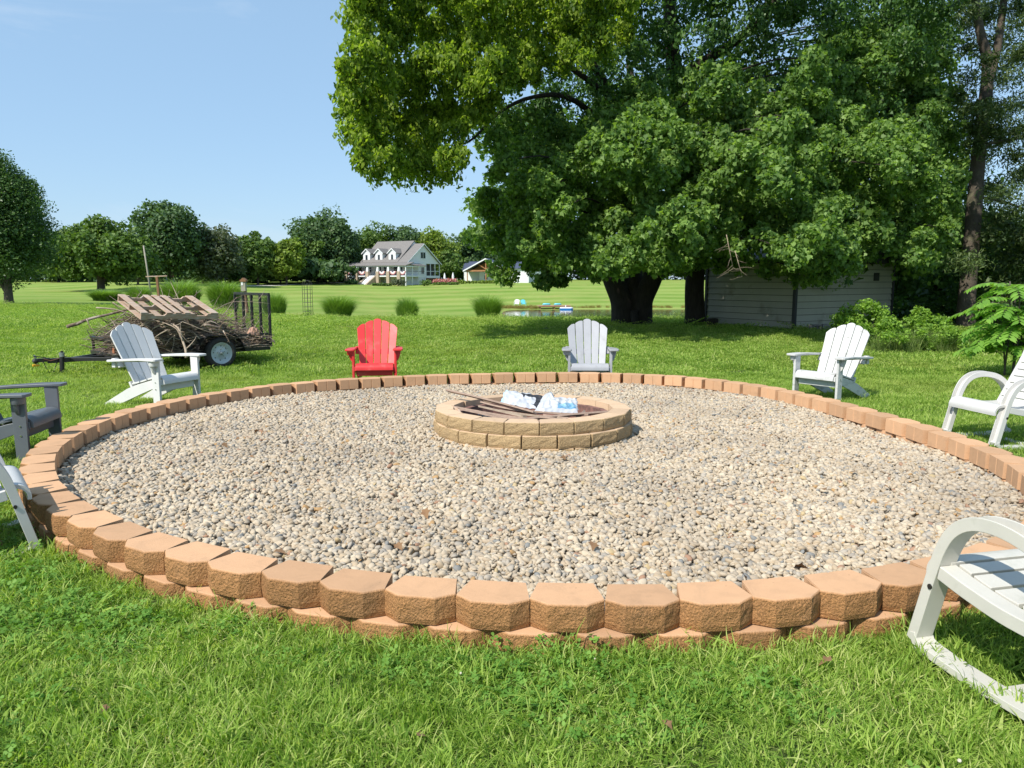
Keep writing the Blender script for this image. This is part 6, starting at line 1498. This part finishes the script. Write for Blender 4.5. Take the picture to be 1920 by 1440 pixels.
def lawn_scatter(name, Y0, Y1, dens, shapes, smin, smax, hs=1.0, fov=.74, tilt=.12, label=None, idxf=None, gapring=0.0):
    n = int(dens * (Y1 - Y0) * (Y1 * fov * 2 + 1.6)); Y_ = rng.uniform(Y0, Y1, n); X_ = rng.uniform(-1, 1, n) * (Y1 * fov + .8)
    ok = (np.abs(X_) < Y_ * fov + .8) & (ring_dist(X_, Y_) > .015 + gapring)
    X_, Y_ = X_[ok], Y_[ok]
    # drop what stands under water or inside the shed
    sx_, sy_ = X_ - 9.2, Y_ - 24.4; ca, sa = math.cos(shed.rotation_euler.z), math.sin(shed.rotation_euler.z); lx, ly = sx_ * ca + sy_ * sa, -sx_ * sa + sy_ * ca
    ok = ~((lx > -.05) & (lx < SL + .05) & (ly > -.05) & (ly < SD_ + .05)); X_, Y_ = X_[ok], Y_[ok]; n = len(X_)
    s_ = rng.uniform(smin, smax, n); idx_ = idxf(X_, Y_) if idxf else rng.integers(0, len(shapes), n)
    patch = 0.82 + .26 * np.sin(X_ * 1.9 + 2 * np.sin(Y_ * 1.3)) * np.sin(Y_ * 2.3 + X_) + .24 * np.sin(X_ * 7.7 + 3 * np.sin(Y_ * 4.1)) * np.sin(Y_ * 8.3 + 2 * np.sin(X_ * 5)) + rng.normal(0, .1, n)
    z_ = zt(X_, Y_) - .004
    return scatter(name, np.stack([X_, Y_, z_], 1), np.stack([rng.normal(0, tilt, n), rng.normal(0, tilt, n), rng.uniform(0, 6.28, n)], 1), np.stack([s_, s_, s_ * hs * np.clip(patch, .42, 1.35)], 1), idx_, shapes, label=label, cat='grass')
near_shapes = tufts('near_blades', 7, 62, .054, .095, .0050, lean=1.05, segs=3)
lawn_scatter('near_grass', 1.2, 5.2, 430, near_shapes, .7, 1.25, label='blades of mown grass nearest the camera', tilt=.32)
lawn_scatter('middle_grass', 5.0, 12.5, 110, tufts('middle_blades', 4, 100, .048, .17, .006, lean=.9, segs=2), .75, 1.3, label='mown grass around and just beyond the ring')
lawn_scatter('back_grass', 12.2, 24, 24, tufts('back_blades', 4, 190, .05, .38, .012, lean=.8, segs=2), .8, 1.3, label='mown grass around the trailer')
lawn_scatter('far_grass', 23.5, 50, 4.0, tufts('far_blades', 3, 300, .045, .85, .026, lean=.8, segs=2), .8, 1.3, label='mown grass below the big trees and down the slope')
cls = []
for i in range(3):
    me = clover_mesh(26, .10, .0105); me.materials.append(m_clover); cls.append(bpy.data.objects.new('clover_leaves', me))
n = 4200; Y_ = rng.uniform(1.2, 5.0, n); X_ = rng.uniform(-4.4, 4.4, n)
pat = np.sin(X_ * 2.1 + 1.2 * np.sin(Y_ * 3)) + np.sin(Y_ * 2.7 + X_ * .8) + np.clip(-X_ * .9, -1.2, 1.4)
ok = (ring_dist(X_, Y_) > .08) & (np.abs(X_) < Y_ * .74 + .5) & (pat + rng.normal(0, .5, n) > .45); X_, Y_ = X_[ok], Y_[ok]; n = len(X_)
scatter('clover', np.stack([X_, Y_, zt(X_, Y_)], 1), np.stack([rng.normal(0, .1, n), rng.normal(0, .1, n), rng.uniform(0, 6.28, n)], 1), np.repeat(rng.uniform(.75, 1.35, n)[:, None], 3, 1), rng.integers(0, 3, n), cls, label='clover patches in the nearest grass', cat='clover')
wd_ = tufts('weed_blades', 3, 16, .045, .06, .012, lean=1.5, segs=3)
n = 900; Y_ = rng.uniform(1.2, 5.5, n); X_ = rng.uniform(-1, 1, n) * (Y_ * .74 + .4); ok = ring_dist(X_, Y_) > .1; X_, Y_ = X_[ok], Y_[ok]; n = len(X_)
scatter('broad_weeds', np.stack([X_, Y_, zt(X_, Y_)], 1), np.stack([rng.normal(0, .2, n), rng.normal(0, .2, n), rng.uniform(0, 6.28, n)], 1), np.repeat(rng.uniform(.7, 1.4, n)[:, None], 3, 1), rng.integers(0, 3, n), wd_, label='broad-bladed weeds among the nearest grass', cat='weeds')
bm = bmesh.new(); bmesh.ops.create_icosphere(bm, subdivisions=1, radius=.0055); me = bpy.data.meshes.new('clover_head'); bm.to_mesh(me); bm.free(); me.materials.append(m_cflower)
n = 34; Y_ = rng.uniform(1.4, 6.5, n); X_ = rng.uniform(-1, 1, n) * Y_ * .7; ok = ring_dist(X_, Y_) > .1; X_, Y_ = X_[ok], Y_[ok]; n = len(X_)
scatter('clover_flowers', np.stack([X_, Y_, zt(X_, Y_) + .05], 1), rng.uniform(0, 6, (n, 3)), np.repeat(rng.uniform(.6, 1.2, n)[:, None], 3, 1), np.zeros(n), [bpy.data.objects.new('clover_head', me)], label='small faded white clover flowers in the grass', cat='clover flowers')

# a few dry leaves blown onto the gravel and grass
dl = []
m_dry = mat('dry brown leaf', (0.26, 0.15, 0.07), (0.17, 0.09, 0.045), 30, .9)
for i in range(3):
    C = np.zeros((1, 3)); me = leaf_mesh('dry_leaf', C, np.array([[.1, .1, 1.0]]), np.array([.045 + .01 * i]), 'maple' if i else 'oval'); me.materials.append(m_dry); dl.append(bpy.data.objects.new('dry_leaf', me))
n = 90; X_ = rng.uniform(-3.3, 3.3, n); Y_ = rng.uniform(1.6, 9.3, n); d_ = ring_dist(X_, Y_); ok = ((d_ < -.3) | (d_ > .1)) & (((X_ - PITC.x) / .95) ** 2 + ((Y_ - PITC.y) / .85) ** 2 > 1); X_, Y_, d_ = X_[ok], Y_[ok], d_[ok]; n = len(X_)
scatter('dry_leaves', np.stack([X_, Y_, np.where(d_ < 0, GZL + .036, zt(X_, Y_) + .045)], 1), np.stack([rng.normal(0, .3, n), rng.normal(0, .3, n), rng.uniform(0, 6.28, n)], 1), np.repeat(rng.uniform(.5, 1.1, n)[:, None], 3, 1), rng.integers(0, 3, n), dl, label='a few dry brown leaves blown onto the gravel and grass', cat='dry leaves')
